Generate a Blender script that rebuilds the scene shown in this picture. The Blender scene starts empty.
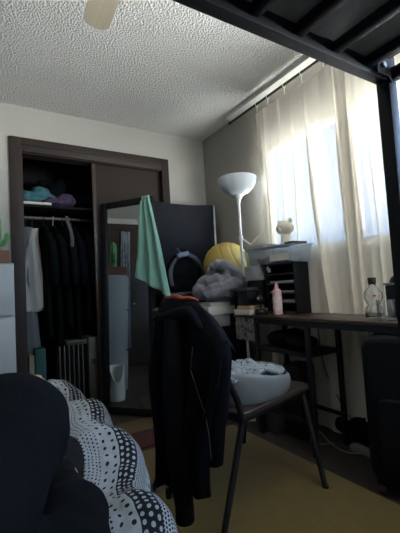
import bpy, bmesh, math, random
from mathutils import Vector, Matrix, noise, Euler
random.seed(7)
S = bpy.context.scene
COL = S.collection
V = Vector
PI = math.pi
def R(d): return math.radians(d)
def lerp(a, b, t): return a + (b - a) * t
def clamp(x, a=0.0, b=1.0): return max(a, min(b, x))
def sstep(a, b, x):
    t = clamp((x - a) / (b - a)); return t * t * (3 - 2 * t)
def nz(x, y, z=0.0): return noise.noise(V((x, y, z)))

# ------------------------------------------------------------------ materials
MATS = {}
class N:
    """tiny node helper"""
    def __init__(self, nt): self.nt = nt
    def new(self, t, **kw):
        n = self.nt.nodes.new(t)
        for k, v in kw.items(): setattr(n, k, v)
        return n
    def link(self, a, b): self.nt.links.new(a, b)
    def m(self, op, a, b=None, c=None):
        n = self.nt.nodes.new('ShaderNodeMath'); n.operation = op
        for i, x in enumerate((a, b, c)):
            if x is None: continue
            if isinstance(x, (int, float)): n.inputs[i].default_value = x
            else: self.link(x, n.inputs[i])
        return n.outputs[0]
    def mix(self, f, a, b):
        n = self.nt.nodes.new('ShaderNodeMix'); n.data_type = 'RGBA'
        for s, x in ((0, f), (6, a), (7, b)):
            if isinstance(x, (int, float)): n.inputs[s].default_value = x
            elif isinstance(x, tuple): n.inputs[s].default_value = (*x, 1)
            else: self.link(x, n.inputs[s])
        return n.outputs[2]
def base_mat(name):
    m = bpy.data.materials.new(name); m.use_nodes = True
    nt = m.node_tree; bs = nt.nodes['Principled BSDF']
    return m, N(nt), bs
def mat(name, col, rough=.6, metal=0., nscale=0, namt=.15, bump=0, bscale=200, coat=0, spec=None, sheen=0, emit=None, stretch=None):
    if name in MATS: return MATS[name]
    m, n, bs = base_mat(name)
    bs.inputs['Base Color'].default_value = (*col, 1)
    bs.inputs['Roughness'].default_value = rough
    bs.inputs['Metallic'].default_value = metal
    if spec is not None: bs.inputs['Specular IOR Level'].default_value = spec
    if coat: bs.inputs['Coat Weight'].default_value = coat
    if sheen:
        bs.inputs['Sheen Weight'].default_value = sheen; bs.inputs['Sheen Roughness'].default_value = .5
    if nscale or bump:
        tc = n.new('ShaderNodeTexCoord'); vec = tc.outputs['Object']
        if stretch:
            mp = n.new('ShaderNodeMapping'); mp.inputs['Scale'].default_value = stretch
            n.link(vec, mp.inputs[0]); vec = mp.outputs[0]
    if nscale:
        t = n.new('ShaderNodeTexNoise'); t.inputs['Scale'].default_value = nscale; t.inputs['Detail'].default_value = 4
        n.link(vec, t.inputs['Vector'])
        a = tuple(c * (1 - namt) for c in col); b = tuple(min(1, c * (1 + namt)) for c in col)
        n.link(n.mix(t.outputs[0], a, b), bs.inputs['Base Color'])
    if bump:
        t = n.new('ShaderNodeTexNoise'); t.inputs['Scale'].default_value = bscale; t.inputs['Detail'].default_value = 3
        n.link(vec, t.inputs['Vector'])
        b = n.new('ShaderNodeBump'); b.inputs['Strength'].default_value = bump; b.inputs['Distance'].default_value = .01
        n.link(t.outputs[0], b.inputs['Height']); n.link(b.outputs[0], bs.inputs['Normal'])
    MATS[name] = m
    return m

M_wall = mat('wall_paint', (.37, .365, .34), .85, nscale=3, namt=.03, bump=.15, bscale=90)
M_wall_backlit = mat('window_wall_paint', (.29, .28, .26), .85, nscale=3, namt=.03, bump=.15, bscale=90)  # darker copy of the wall paint, standing for the backlit side
M_white = mat('white_paint', (.80, .80, .78), .5)
M_brown = mat('brown_wood', (.033, .025, .022), .5, spec=.25, nscale=9, namt=.3, stretch=(6, 6, .5))
M_closet_shade = mat('closet_shade', (.014, .014, .016), .8, spec=.1)  # near-black colour stands for the shade inside the unlit closet
M_black = mat('black_metal', (.010, .011, .015), .45, spec=.35)
M_navy = mat('black_bed_metal', (.007, .0085, .013), .5, spec=.25)
M_blkplastic = mat('black_plastic', (.006, .0065, .009), .45, spec=.3)
M_blkcloth = mat('black_cloth', (.005, .0055, .008), .95, bump=.3, bscale=260, spec=.1)
M_trouser = mat('black_trouser_cloth', (.0055, .0065, .008), .95, bump=.3, bscale=300, spec=.1)
M_jacket = mat('jacket_cloth', (.0035, .004, .0065), .9, bump=.3, bscale=220, spec=.12)
M_panel = mat('panel_cloth', (.0042, .0052, .009), .75, bump=.25, bscale=180, spec=.25)
M_piping = mat('white_piping', (.55, .58, .62), .6)
M_deskwood = mat('desk_wood', (.065, .042, .033), .32, nscale=12, namt=.35, stretch=(8, .6, 8))
M_seat = mat('seat_wood', (.034, .024, .021), .4, nscale=10, namt=.3)
M_lampw = mat('white_enamel', (.78, .80, .82), .35)
M_lampbowl = mat('opal_plastic', (.70, .77, .85), .4)
M_yellow = mat('yellow_vinyl', (.46, .33, .085), .45, nscale=4, namt=.12)
M_grey_fleece = mat('grey_fleece', (.18, .18, .215), .95, bump=.6, bscale=120, sheen=.3)
M_mint = mat('mint_terry', (.21, .42, .345), .95, bump=.5, bscale=400, sheen=.2)
M_pinkb = mat('pink_plastic', (.72, .45, .47), .4, nscale=18, namt=.25)
M_bear = mat('cream_plush', (.80, .75, .62), .8, bump=.3, bscale=200)
M_teal = mat('teal_knit', (.055, .17, .21), .9, bump=.5, bscale=120, nscale=20, namt=.3)
M_purple = mat('purple_lace', (.065, .045, .10), .9, nscale=45, namt=.9, bump=.5, bscale=150)
M_shirt = mat('white_shirt_cotton', (.58, .58, .57), .9, bump=.2, bscale=150)
M_green_d = mat('dark_green_cloth', (.005, .010, .010), .95, spec=.08)
M_navycloth = mat('navy_cloth', (.004, .006, .010), .95, spec=.08)
M_greycloth = mat('grey_cloth', (.16, .175, .20), .9)
M_radiator = mat('radiator_enamel', (.055, .055, .048), .5)
M_cactus = mat('cactus_green', (.10, .28, .10), .6, nscale=30, namt=.3, bump=.4, bscale=80)
M_crate = mat('terracotta_wood', (.20, .085, .045), .6, nscale=20, namt=.3)
M_cab = mat('white_laminate', (.40, .43, .43), .5)
M_tan = mat('tan_card', (.42, .28, .17), .8)
M_boxw = mat('white_card', (.60, .59, .55), .8)
M_paper = mat('paper', (.62, .60, .56), .9)
M_greybox = mat('grey_card', (.30, .31, .33), .7)
M_ink = mat('ink', (.03, .03, .04), .8)
M_cushion = mat('grey_moulded_foam', (.19, .205, .215), .4)
M_suit = mat('suitcase_shell', (.0035, .0045, .008), .7, spec=.2, bump=.2, bscale=300)
M_redwheel = mat('dark_red_rubber', (.06, .012, .014), .6)
M_redcap = mat('dark_red_cap', (.035, .008, .009), .4)
M_redmat = mat('dark_red_pile', (.075, .018, .02), .95, bump=.5, bscale=200)
M_orange = mat('red_orange_lining', (.36, .075, .045), .8)
M_pinkcloth = mat('pale_pink_cloth', (.60, .36, .31), .9)
M_skin = mat('skin', (.55, .34, .26), .55)
M_cable = mat('white_cable', (.22, .22, .21), .5)
M_cabled = mat('black_cable', (.03, .03, .03), .5)
M_matt = mat('mattress_ticking', (.50, .49, .48), .95, nscale=6, namt=.5, bump=.4, bscale=60)
M_sheet = mat('mattress_cover', (.45, .45, .44), .9)
M_bolt = mat('zinc_bolt', (.6, .6, .6), .3, metal=.9)
M_blade = mat('blade_maple', (.66, .58, .44), .5, nscale=7, namt=.15, stretch=(12, 1, 1))
M_fanmetal = mat('fan_brass', (.45, .36, .22), .35, metal=.7)
M_strap = mat('grey_webbing', (.065, .075, .095), .7)
M_buckle = mat('blue_grey_plastic', (.17, .21, .27), .4)
M_gold = mat('ochre_card', (.34, .21, .04), .7)
M_tealbox = mat('teal_card', (.01, .07, .065), .7)
M_beige = mat('beige_card', (.22, .20, .13), .7)
M_carpet = mat('floor_boards', (.035, .029, .025), .7, nscale=14, namt=.35, stretch=(10, 1, 1))
M_rug = mat('ochre_rug_pile', (.112, .074, .002), .95, nscale=14, namt=.2, bump=.6, bscale=160, sheen=.2)
M_doorw = mat('bedroom_door_wood', (.036, .025, .019), .45, nscale=9, namt=.3, stretch=(6, 6, .5))
M_chrome = mat('chrome', (.8, .8, .8), .12, metal=1)
M_stripe_lid = mat('clear_lid', (.55, .58, .60), .25)
M_heart = mat('red_heart', (.5, .02, .03), .5)
M_foliage = mat('green_rag', (.20, .33, .09), .8)

def ceiling_mat():
    m, n, bs = base_mat('popcorn_ceiling')
    bs.inputs['Base Color'].default_value = (.80, .795, .77, 1); bs.inputs['Roughness'].default_value = .95
    tc = n.new('ShaderNodeTexCoord')
    a = n.new('ShaderNodeTexNoise'); a.inputs['Scale'].default_value = 72; a.inputs['Detail'].default_value = 5; a.inputs['Roughness'].default_value = .7
    b = n.new('ShaderNodeTexVoronoi'); b.inputs['Scale'].default_value = 88
    n.link(tc.outputs['Object'], a.inputs['Vector']); n.link(tc.outputs['Object'], b.inputs['Vector'])
    h = n.m('SUBTRACT', n.m('MULTIPLY', a.outputs[0], 1.3), b.outputs['Distance'])
    bp = n.new('ShaderNodeBump'); bp.inputs['Strength'].default_value = 1; bp.inputs['Distance'].default_value = .024
    n.link(h, bp.inputs['Height']); n.link(bp.outputs[0], bs.inputs['Normal'])
    n.link(n.mix(a.outputs[0], (.76, .76, .745), (.92, .915, .90)), bs.inputs['Base Color'])
    return m
M_ceil = ceiling_mat()

def curtain_mat():
    m, n, bs = base_mat('sheer_cream_cotton'); nt = n.nt
    out = nt.nodes['Material Output']; nt.nodes.remove(bs)
    tc = n.new('ShaderNodeTexCoord')
    t = n.new('ShaderNodeTexNoise'); t.inputs['Scale'].default_value = 38; t.inputs['Detail'].default_value = 5; t.inputs['Roughness'].default_value = .65
    n.link(tc.outputs['Object'], t.inputs['Vector'])
    col = n.mix(t.outputs[0], (.78, .73, .63), (.90, .86, .78))
    d = n.new('ShaderNodeBsdfDiffuse'); tl = n.new('ShaderNodeBsdfTranslucent'); tr = n.new('ShaderNodeBsdfTransparent')
    n.link(col, d.inputs[0]); n.link(col, tl.inputs[0])
    tr.inputs[0].default_value = (.95, .95, .95, 1)
    m1 = n.new('ShaderNodeMixShader'); m1.inputs[0].default_value = .028
    n.link(d.outputs[0], m1.inputs[1]); n.link(tl.outputs[0], m1.inputs[2])
    m2 = n.new('ShaderNodeMixShader')
    f = n.m('MULTIPLY', n.m('POWER', t.outputs[0], 1.6), .125)
    n.link(f, m2.inputs[0])
    n.link(m1.outputs[0], m2.inputs[1]); n.link(tr.outputs[0], m2.inputs[2])
    n.link(m2.outputs[0], out.inputs[0])
    return m
M_curtain = curtain_mat()

def glass_mat(name, tint, refl=.06, rough=.0, thick=False, alpha=.9):
    m, n, bs = base_mat(name); nt = n.nt
    out = nt.nodes['Material Output']; nt.nodes.remove(bs)
    lw = n.new('ShaderNodeLayerWeight'); fr = n.m('MULTIPLY_ADD', n.m('POWER', lw.outputs['Facing'], 5.0), .9, .04)
    tr = n.new('ShaderNodeBsdfTransparent'); tr.inputs[0].default_value = (*tint, 1)
    gl = n.new('ShaderNodeBsdfGlossy'); gl.inputs['Roughness'].default_value = rough
    mx = n.new('ShaderNodeMixShader')
    n.link(fr, mx.inputs[0]); n.link(tr.outputs[0], mx.inputs[1]); n.link(gl.outputs[0], mx.inputs[2])
    n.link(mx.outputs[0], out.inputs[0])
    return m
M_pane = glass_mat('window_pane', (.97, .98, .98))
M_glass = mat('bottle_glass', (.95, .97, .98), .03)
M_glass.node_tree.nodes['Principled BSDF'].inputs['Transmission Weight'].default_value = 1
def frosted(name, col, k):
    m, n, bs = base_mat(name); nt = n.nt; out = nt.nodes['Material Output']
    bs.inputs['Base Color'].default_value = (*col, 1); bs.inputs['Roughness'].default_value = .25
    tr = n.new('ShaderNodeBsdfTransparent'); tr.inputs[0].default_value = (.9, .93, .95, 1)
    mx = n.new('ShaderNodeMixShader'); mx.inputs[0].default_value = k
    n.link(bs.outputs[0], mx.inputs[1]); n.link(tr.outputs[0], mx.inputs[2]); n.link(mx.outputs[0], out.inputs[0])
    return m
def thin_glass(name):
    m, n, bs = base_mat(name); nt = n.nt; out = nt.nodes['Material Output']; nt.nodes.remove(bs)
    lw = n.new('ShaderNodeLayerWeight'); fr = n.m('MULTIPLY_ADD', n.m('POWER', lw.outputs['Facing'], 3.0), .7, .05)
    tr = n.new('ShaderNodeBsdfTransparent'); tr.inputs[0].default_value = (.96, .975, .98, 1)
    gl = n.new('ShaderNodeBsdfGlossy'); gl.inputs['Roughness'].default_value = .04
    mx = n.new('ShaderNodeMixShader')
    n.link(fr, mx.inputs[0]); n.link(tr.outputs[0], mx.inputs[1]); n.link(gl.outputs[0], mx.inputs[2]); n.link(mx.outputs[0], out.inputs[0])
    return m
M_mug = thin_glass('thin_mug_glass')
M_bin = frosted('frosted_plastic', (.52, .57, .62), .72)
M_mirror = mat('mirror_silver', (.50, .53, .53), .015, metal=1)

def duvet_mat():
    m, n, bs = base_mat('patchwork_cotton')
    bs.inputs['Roughness'].default_value = .9; bs.inputs['Specular IOR Level'].default_value = .15
    uv = n.new('ShaderNodeUVMap'); sp = n.new('ShaderNodeSeparateXYZ'); n.link(uv.outputs[0], sp.inputs[0])
    u, v = sp.outputs[0], sp.outputs[1]
    W, L = .046, .31
    k = n.m('FLOOR', n.m('DIVIDE', u, W)); j = n.m('FLOOR', n.m('DIVIDE', v, L))
    idx = n.m('MODULO', n.m('ADD', n.m('ADD', k, n.m('MULTIPLY', j, 6)), 600), 6)
    def dots(s, r, jit=0.):
        su = n.m('DIVIDE', u, s)
        row = n.m('FLOOR', su)
        sv = n.m('ADD', n.m('DIVIDE', v, s), n.m('MULTIPLY', row, .5))
        a = n.m('SUBTRACT', n.m('FRACT', su), .5); b = n.m('SUBTRACT', n.m('FRACT', sv), .5)
        d2 = n.m('ADD', n.m('MULTIPLY', a, a), n.m('MULTIPLY', b, b))
        return n.m('LESS_THAN', d2, r * r)
    WH, BK = (.34, .38, .42), (.014, .016, .019)
    big = n.mix(dots(.0225, .2), WH, BK)
    small = n.mix(dots(.0095, .24), WH, BK)
    inv = n.mix(dots(.0150, .28), BK, WH)
    fine = n.mix(dots(.0062, .34), WH, BK)
    plain = (.018, .02, .023)
    def sel(i): return n.m('COMPARE', idx, float(i), .2)
    col = n.mix(sel(0), big, inv)       # strip order 0 inv,1 fine,2 big,3 plain,4 small,5 big
    col = n.mix(sel(1), col, fine); col = n.mix(sel(3), col, plain); col = n.mix(sel(4), col, small)
    n.link(col, bs.inputs['Base Color'])
    t = n.new('ShaderNodeTexNoise'); t.inputs['Scale'].default_value = 25
    bp = n.new('ShaderNodeBump'); bp.inputs['Strength'].default_value = .35; bp.inputs['Distance'].default_value = .02
    n.link(t.outputs[0], bp.inputs['Height']); n.link(bp.outputs[0], bs.inputs['Normal'])
    return m
M_duvet = duvet_mat()

def printed(name, base, ink, scale, thr, dist=1.5):
    m, n, bs = base_mat(name); bs.inputs['Roughness'].default_value = .9
    tc = n.new('ShaderNodeTexCoord'); t = n.new('ShaderNodeTexNoise'); t.inputs['Scale'].default_value = scale
    t.inputs['Distortion'].default_value = dist
    n.link(tc.outputs['Object'], t.inputs['Vector'])
    n.link(n.mix(n.m('LESS_THAN', n.m('ABSOLUTE', n.m('SUBTRACT', t.outputs[0], .5)), thr), base, ink), bs.inputs['Base Color'])
    return m
M_print = printed('printed_white_cotton', (.25, .285, .32), (.02, .03, .035), 7, .014, 2.5)
M_floral = printed('printed_blue_cotton', (.30, .33, .37), (.09, .11, .16), 30, .06)
M_drawing = printed('ink_sketch_paper', (.22, .22, .21), (.04, .04, .05), 12, .03)

# ------------------------------------------------------------------ mesh building
class B:
    def __init__(s): s.b = bmesh.new(); s.uv = None
    def box(s, x0, x1, y0, y1, z0, z1, bev=0., seg=2, mtx=None):
        r = bmesh.ops.create_cube(s.b, size=1)
        vs = r['verts']
        for v in vs:
            v.co = V((lerp(x0, x1, v.co.x + .5), lerp(y0, y1, v.co.y + .5), lerp(z0, z1, v.co.z + .5)))
        if bev:
            es = list({e for v in vs for e in v.link_edges})
            q = bmesh.ops.bevel(s.b, geom=es, offset=bev, segments=seg, profile=.5, affect='EDGES')
            vs = list({v for f in q['faces'] for v in f.verts} | {v for v in vs if v.is_valid})
        if mtx is not None:
            for v in vs: v.co = mtx @ v.co
        return s
    def tube(s, pts, r, seg=10, cap=True, flat=1.0):
        pts = [V(p) for p in pts]; n = len(pts)
        rr = r if isinstance(r, (list, tuple)) else [r] * n
        rings = []; up = None
        for i, p in enumerate(pts):
            t = (pts[min(i + 1, n - 1)] - pts[max(i - 1, 0)]).normalized()
            if up is None:
                up = V((0, 0, 1)) if abs(t.z) < .9 else V((0, 1, 0))
            a = t.cross(up)
            if a.length < 1e-6: a = t.orthogonal()
            a.normalize(); b = a.cross(t).normalized(); up = b
            rings.append([s.b.verts.new(p + (a * math.cos(2 * PI * k / seg) + b * flat * math.sin(2 * PI * k / seg)) * rr[i]) for k in range(seg)])
        for i in range(n - 1):
            for k in range(seg):
                s.b.faces.new((rings[i][k], rings[i][(k + 1) % seg], rings[i + 1][(k + 1) % seg], rings[i + 1][k]))
        if cap:
            s.b.faces.new(rings[0][::-1]); s.b.faces.new(rings[-1])
        return s
    def sqtube(s, p0, p1, w, h=None):
        h = h or w; p0, p1 = V(p0), V(p1); t = (p1 - p0).normalized()
        up = V((0, 0, 1)) if abs(t.z) < .9 else V((0, 1, 0))
        a = t.cross(up).normalized(); b = a.cross(t).normalized()
        q = [(-1, -1), (1, -1), (1, 1), (-1, 1)]
        r0 = [s.b.verts.new(p0 + a * i * w / 2 + b * j * h / 2) for i, j in q]
        r1 = [s.b.verts.new(p1 + a * i * w / 2 + b * j * h / 2) for i, j in q]
        for k in range(4): s.b.faces.new((r0[k], r0[(k + 1) % 4], r1[(k + 1) % 4], r1[k]))
        s.b.faces.new(r0[::-1]); s.b.faces.new(r1)
        return s
    def lathe(s, prof, c=(0, 0, 0), seg=32, sx=1., sy=1., mtx=None):
        c = V(c); rings = []
        for r, z in prof:
            if r < 1e-5: rings.append([s.b.verts.new(V((0, 0, z)))])
            else: rings.append([s.b.verts.new(V((r * sx * math.cos(2 * PI * k / seg), r * sy * math.sin(2 * PI * k / seg), z))) for k in range(seg)])
        for A, Bq in zip(rings, rings[1:]):
            for k in range(seg):
                k2 = (k + 1) % seg
                if len(A) == 1 and len(Bq) == 1: continue
                if len(A) == 1: s.b.faces.new((A[0], Bq[k2], Bq[k]))
                elif len(Bq) == 1: s.b.faces.new((A[k], A[k2], Bq[0]))
                else: s.b.faces.new((A[k], A[k2], Bq[k2], Bq[k]))
        for ring in rings:
            for v in ring: v.co = (mtx @ v.co if mtx is not None else v.co) + c
        return s
    def ball(s, c, r, seg=20, rot=None):
        r = r if isinstance(r, (tuple, list)) else (r, r, r)
        q = bmesh.ops.create_uvsphere(s.b, u_segments=seg, v_segments=max(8, seg * 2 // 3), radius=1)
        M = Matrix.Translation(V(c)) @ (rot.to_matrix().to_4x4() if rot else Matrix()) @ Matrix.Diagonal((*r, 1))
        for v in q['verts']: v.co = M @ v.co
        return s
    def grid(s, fn, nu, nv, uvfn=None, closed_u=False):
        vs = [[s.b.verts.new(V(fn(i / nu, j / nv))) for i in range(nu if closed_u else nu + 1)] for j in range(nv + 1)]
        lay = s.b.loops.layers.uv.verify() if uvfn else None
        for j in range(nv):
            for i in range(nu):
                i2 = (i + 1) % nu if closed_u else i + 1
                f = s.b.faces.new((vs[j][i], vs[j][i2], vs[j + 1][i2], vs[j + 1][i]))
                if lay:
                    for lp, (a, c) in zip(f.loops, ((i, j), (i + 1, j), (i + 1, j + 1), (i, j + 1))):
                        lp[lay].uv = uvfn(a / nu, c / nv)
        if closed_u and closed_u == 'cap':
            s.b.faces.new(vs[0][::-1]); s.b.faces.new(vs[-1])
        return s
    def poly(s, pts, thick):
        """flat outline (list of 3d points) extruded by the vector thick"""
        t = V(thick); a = [s.b.verts.new(V(p)) for p in pts]; c = [s.b.verts.new(V(p) + t) for p in pts]
        n = len(a)
        s.b.faces.new(a[::-1]); s.b.faces.new(c)
        for i in range(n): s.b.faces.new((a[i], a[(i + 1) % n], c[(i + 1) % n], c[i]))
        return s

def wloc(o):
    p = V((0, 0, 0))
    while o: p = p + o.location; o = o.parent
    return p
def link_mesh(name, me, m, parent, mods, smooth):
    o = bpy.data.objects.new(name, me); COL.objects.link(o)
    if parent is not None: o.parent = parent
    if m: me.materials.append(m)
    if smooth:
        for p in me.polygons: p.use_smooth = True
        if smooth != 'all': 
            try: me.set_sharp_from_angle(angle=R(38))
            except Exception: pass
    for t, kw in (mods or []):
        md = o.modifiers.new(t.lower(), t)
        for k, v in kw.items(): setattr(md, k, v)
    return o
def build(name, b, m, parent=None, smooth=True, mods=None, own=True):
    """shapes are given in world coordinates; stored relative to the thing's base"""
    bm = b.b
    bmesh.ops.recalc_face_normals(bm, faces=bm.faces)
    if parent is not None: off = wloc(parent)
    elif own and len(bm.verts):
        xs = [v.co.x for v in bm.verts]; ys = [v.co.y for v in bm.verts]; zs = [v.co.z for v in bm.verts]
        off = V(((min(xs) + max(xs)) / 2, (min(ys) + max(ys)) / 2, min(zs)))
    else: off = V((0, 0, 0))
    for v in bm.verts: v.co -= off
    me = bpy.data.meshes.new(name); bm.to_mesh(me); bm.free()
    o = link_mesh(name, me, m, parent, mods, smooth)
    if parent is None: o.location = off
    return o
def tag(o, label, cat, group=None):
    o['label'] = label; o['category'] = cat
    if group: o['group'] = group
    return o
def thing(name, loc, label, cat, group=None):
    o = bpy.data.objects.new(name, None); COL.objects.link(o); o.location = loc; o.empty_display_size = .05
    return tag(o, label, cat, group)
def struct(o): o['kind'] = 'structure'; return o
def copy_tree(o, parent=None):
    c = o.copy(); COL.objects.link(c)
    if parent is not None: c.parent = parent
    for ch in list(o.children): copy_tree(ch, c)
    return c
TH = lambda t: ('SOLIDIFY', dict(thickness=t, offset=0))
SUB = lambda n=1: ('SUBSURF', dict(levels=n, render_levels=n))
def freeze(o):
    dg = bpy.context.evaluated_depsgraph_get(); dg.update()
    me = bpy.data.meshes.new_from_object(o.evaluated_get(dg)); o.modifiers.clear(); o.data = me
    for p in me.polygons: p.use_smooth = True
    return o
_tex = {}
def clouds(sc, depth=2):
    k = (sc, depth)
    if k not in _tex:
        t = bpy.data.textures.new('clouds', 'CLOUDS'); t.noise_scale = sc; t.noise_depth = depth; _tex[k] = t
    return _tex[k]
def blob(name, b, m, parent=None, vox=.012, disp=.0, dscale=.08, smooth=6):
    """union of overlapping volumes grown into one continuous surface"""
    mods = [('REMESH', dict(mode='VOXEL', voxel_size=vox)), ('SMOOTH', dict(factor=.5, iterations=smooth))]
    if disp: mods.append(('DISPLACE', dict(texture=clouds(dscale), strength=disp, mid_level=.5, texture_coords='LOCAL')))
    mods.append(('SMOOTH', dict(factor=.4, iterations=2)))
    o = build(name, b, m, parent, smooth='all', mods=mods)
    return freeze(o)

# ------------------------------------------------------------------ room
XR, YB, ZC, XL, YF = 1.96, 3.0, 2.44, -2.1, -1.3
WT = .07
SILL, HEAD = 1.165, 2.04
WINS = [(-1.1, 2.135)]
struct(build('floor', B().box(XL, XR, YF, YB + .7, -.06, 0), M_carpet, own=False))
struct(build('ceiling', B().box(XL - .2, XR + .2, YF - .2, YB + .75, ZC, ZC + .08), M_ceil, own=False))
struct(build('wall_left', B().box(XL - .12, XL, YF - .12, YB + .12, 0, ZC), M_wall, own=False))
struct(build('wall_front', B().box(XL - .1, XR + WT, YF - .12, YF, 0, ZC), M_wall, own=False))
CX0, CX1, CZ = .30, 1.48, 2.08
b = B().box(XL, CX0, YB, YB + .12, 0, ZC).box(CX1, XR + WT, YB, YB + .12, 0, ZC).box(CX0, CX1, YB, YB + .12, CZ, ZC)
struct(build('wall_back', b, M_wall, own=False))
b = B()
ys = [YF - .12]
for a, c in sorted(WINS): ys += [a, c]
ys += [YB + .12]
for i in range(0, len(ys), 2): b.box(XR, XR + WT, ys[i], ys[i + 1], 0, ZC)
for a, c in WINS: b.box(XR, XR + WT, a, c, 0, SILL).box(XR, XR + WT, a, c, HEAD, ZC)
struct(build('wall_right', b, M_wall_backlit, own=False))
# closet niche
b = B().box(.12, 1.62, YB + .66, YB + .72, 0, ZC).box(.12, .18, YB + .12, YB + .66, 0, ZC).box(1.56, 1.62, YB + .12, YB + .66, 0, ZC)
struct(build('wall_closet', b, M_closet_shade, own=False))
# windows
def window(i, y0, y1):
    t = bpy.data.objects.new('window_%d' % i, None); COL.objects.link(t); t.location = (XR + .08, (y0 + y1) / 2, SILL); struct(t)
    w = .04; x0, x1 = XR + .03, XR + .065
    b = B().box(x0, x1, y0, y0 + w, SILL, HEAD).box(x0, x1, y1 - w, y1, SILL, HEAD).box(x0, x1, y0, y1, SILL, SILL + w).box(x0, x1, y0, y1, HEAD - w, HEAD)
    build('window_frame', b, M_white, t)
    build('mullion', B().box(XR + .01, XR + .065, 1.335, 1.375, SILL, HEAD, .003), M_white, t)
    build('pane', B().box(x0 + .02, x0 + .026, y0 + w, y1 - w, SILL + w, HEAD - w), M_pane, t, smooth=False)
    build('window_sill', B().box(XR - .02, XR + .03, y0 - .03, y1 + .03, SILL - .025, SILL, .004), M_white, t)
for i, (a, c) in enumerate(WINS): window(i + 1, a, c)
# closet trim and sliding door
struct(build('trim_closet_left', B().box(.212, .30, YB - .022, YB, 0, 2.185, .004).box(.292, .30, YB, YB + .12, 0, CZ), M_brown, own=False))
struct(build('trim_closet_right', B().box(1.475, 1.548, YB - .022, YB, 0, 2.185, .004).box(1.475, 1.483, YB, YB + .12, 0, CZ), M_brown, own=False))
struct(build('trim_closet_top', B().box(.30, 1.475, YB - .022, YB, 2.075, 2.185, .004).box(.30, 1.475, YB - .03, YB - .02, 2.125, 2.14, .003).box(.30, 1.475, YB, YB + .12, 2.07, 2.08), M_brown, own=False))
t = bpy.data.objects.new('door_1', None); COL.objects.link(t); t.location = (1.16, YB + .05, 0); struct(t)
build('door_panel', B().box(.835, 1.475, YB + .03, YB + .062, .015, 2.07, .003), M_brown, t)
build('door_stile', B().box(.835, .865, YB + .022, YB + .032, .02, 2.065, .002), mat('door_edge', (.05, .037, .032), .4), t)
# white board added for the lit band of wall and ceiling above the rod
struct(build('lit_band_strip', B().box(XR - .098, XR, YF, 2.46, 2.412, ZC, .003), M_white, own=False))
struct(build('baseboard_right', B().box(XR - .014, XR, YF, YB, 0, .085, .003), mat('grey_trim', (.35, .34, .32), .5), own=False))
struct(build('baseboard_back', B().box(1.548, XR, YB - .014, YB, 0, .085, .003).box(XL, .212, YB - .014, YB, 0, .085, .003), MATS['grey_trim'], own=False))
# bedroom door on the left wall
t = bpy.data.objects.new('door_2', None); COL.objects.link(t); t.location = (XL, 2.45, 0); struct(t)
build('door_panel', B().box(XL, XL + .03, 2.07, 2.85, .01, 2.27, .003), M_doorw, t)
build('door_frame', B().box(XL, XL + .045, 2.85, 2.93, 0, 2.34, .003).box(XL, XL + .045, 1.99, 2.07, 0, 2.34, .003).box(XL, XL + .045, 2.07, 2.85, 2.27, 2.34, .003), M_brown, t)
build('door_handle', B().tube([(XL + .03, 2.47, 1.0), (XL + .075, 2.47, 1.0)], .012).ball((XL + .09, 2.47, 1.0), .028), M_chrome, t)

# ------------------------------------------------------------------ curtain rod, curtains
rod = thing('curtain_rod', (1.865, 1.0, 2.36), 'thin black curtain rod running under the ceiling above the window', 'curtain rod')
RX, RZ = 1.865, 2.355
build('rod_pole', B().tube([(RX, -.5, RZ), (RX, 2.40, RZ)], .0095, 12), M_black, rod)
build('finial', B().ball((RX, 2.41, RZ), .014), M_black, rod)
for y in (.9, -.4):
    build('bracket', B().box(RX - .006, XR, y - .008, y + .008, RZ - .018, RZ - .006).box(XR - .008, XR, y - .02, y + .02, RZ - .05, RZ + .012), M_black, rod)
def curtain(y_left, y_right, z0, zt, label, seedv, nf, amp, shear=0., clips=(), pleats=()):
    root = thing('curtain', (RX, (y_left + y_right) / 2, z0), label, 'curtain', 'sheer cream curtains at the window')
    W = y_left - y_right
    def fn(u, v):
        z = lerp(zt, z0, v)
        sag = 0.
        s = u
        yy = y_left - W * (s + .012 * math.sin(5 * s + 3 * v + seedv))
        yy -= shear * v * sstep(.25, 1, s)
        xs = 0.
        for s0, w_, a_, sl in pleats:
            q = (s - s0 - sl * v) / w_
            if abs(q) < .5:
                k_ = a_ * (.25 + .75 * sstep(0, .35, v)) * math.cos(q * PI) ** 2
                yy += k_ * math.sin(q * 2 * PI); xs -= k_ * .9 * math.cos(q * 2 * PI)
        a = amp * (.35 + .65 * v) * (.75 + .5 * nz(s * 3, seedv))
        ph = 2 * PI * nf * (s + .05 * math.sin(4 * s + seedv) + .03 * nz(v * 2, s * 2, seedv))
        x = RX - .004 + xs + a * math.sin(ph) + .012 * nz(s * 9, v * 2.2, seedv + 3) * (1 - .3 * v) + .006 * nz(s * 22, v * 7, seedv)
        if clips and v < .12:
            d = min(abs(yy - c) for c in clips)
            sag = min(d * .16, .018) * (1 - v / .12)
        return (x, yy, z - sag)
    cl = build('panel', B().grid(fn, 320, 60), M_curtain, root, smooth='all')
    for k_ in (0., 1.):
        def hm(u, v):
            p = V(fn(lerp(0., .055, u) if k_ == 0 else lerp(.945, 1., u), lerp(.004, .996, v))); p.x += .005; return p
        build('side_hem', B().grid(hm, 14, 60), M_curtain, root, smooth='all')
    for c in clips:
        build('clip_ring', B().tube([(RX + .014 * math.cos(q), c, RZ - .004 + .016 * math.sin(q)) for q in [2 * PI * k / 14 for k in range(15)]], .0022, 6).tube([(RX, c, RZ - .02), (RX, c, zt + .002)], .003, 6), M_lampw, root)
    return root
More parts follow.
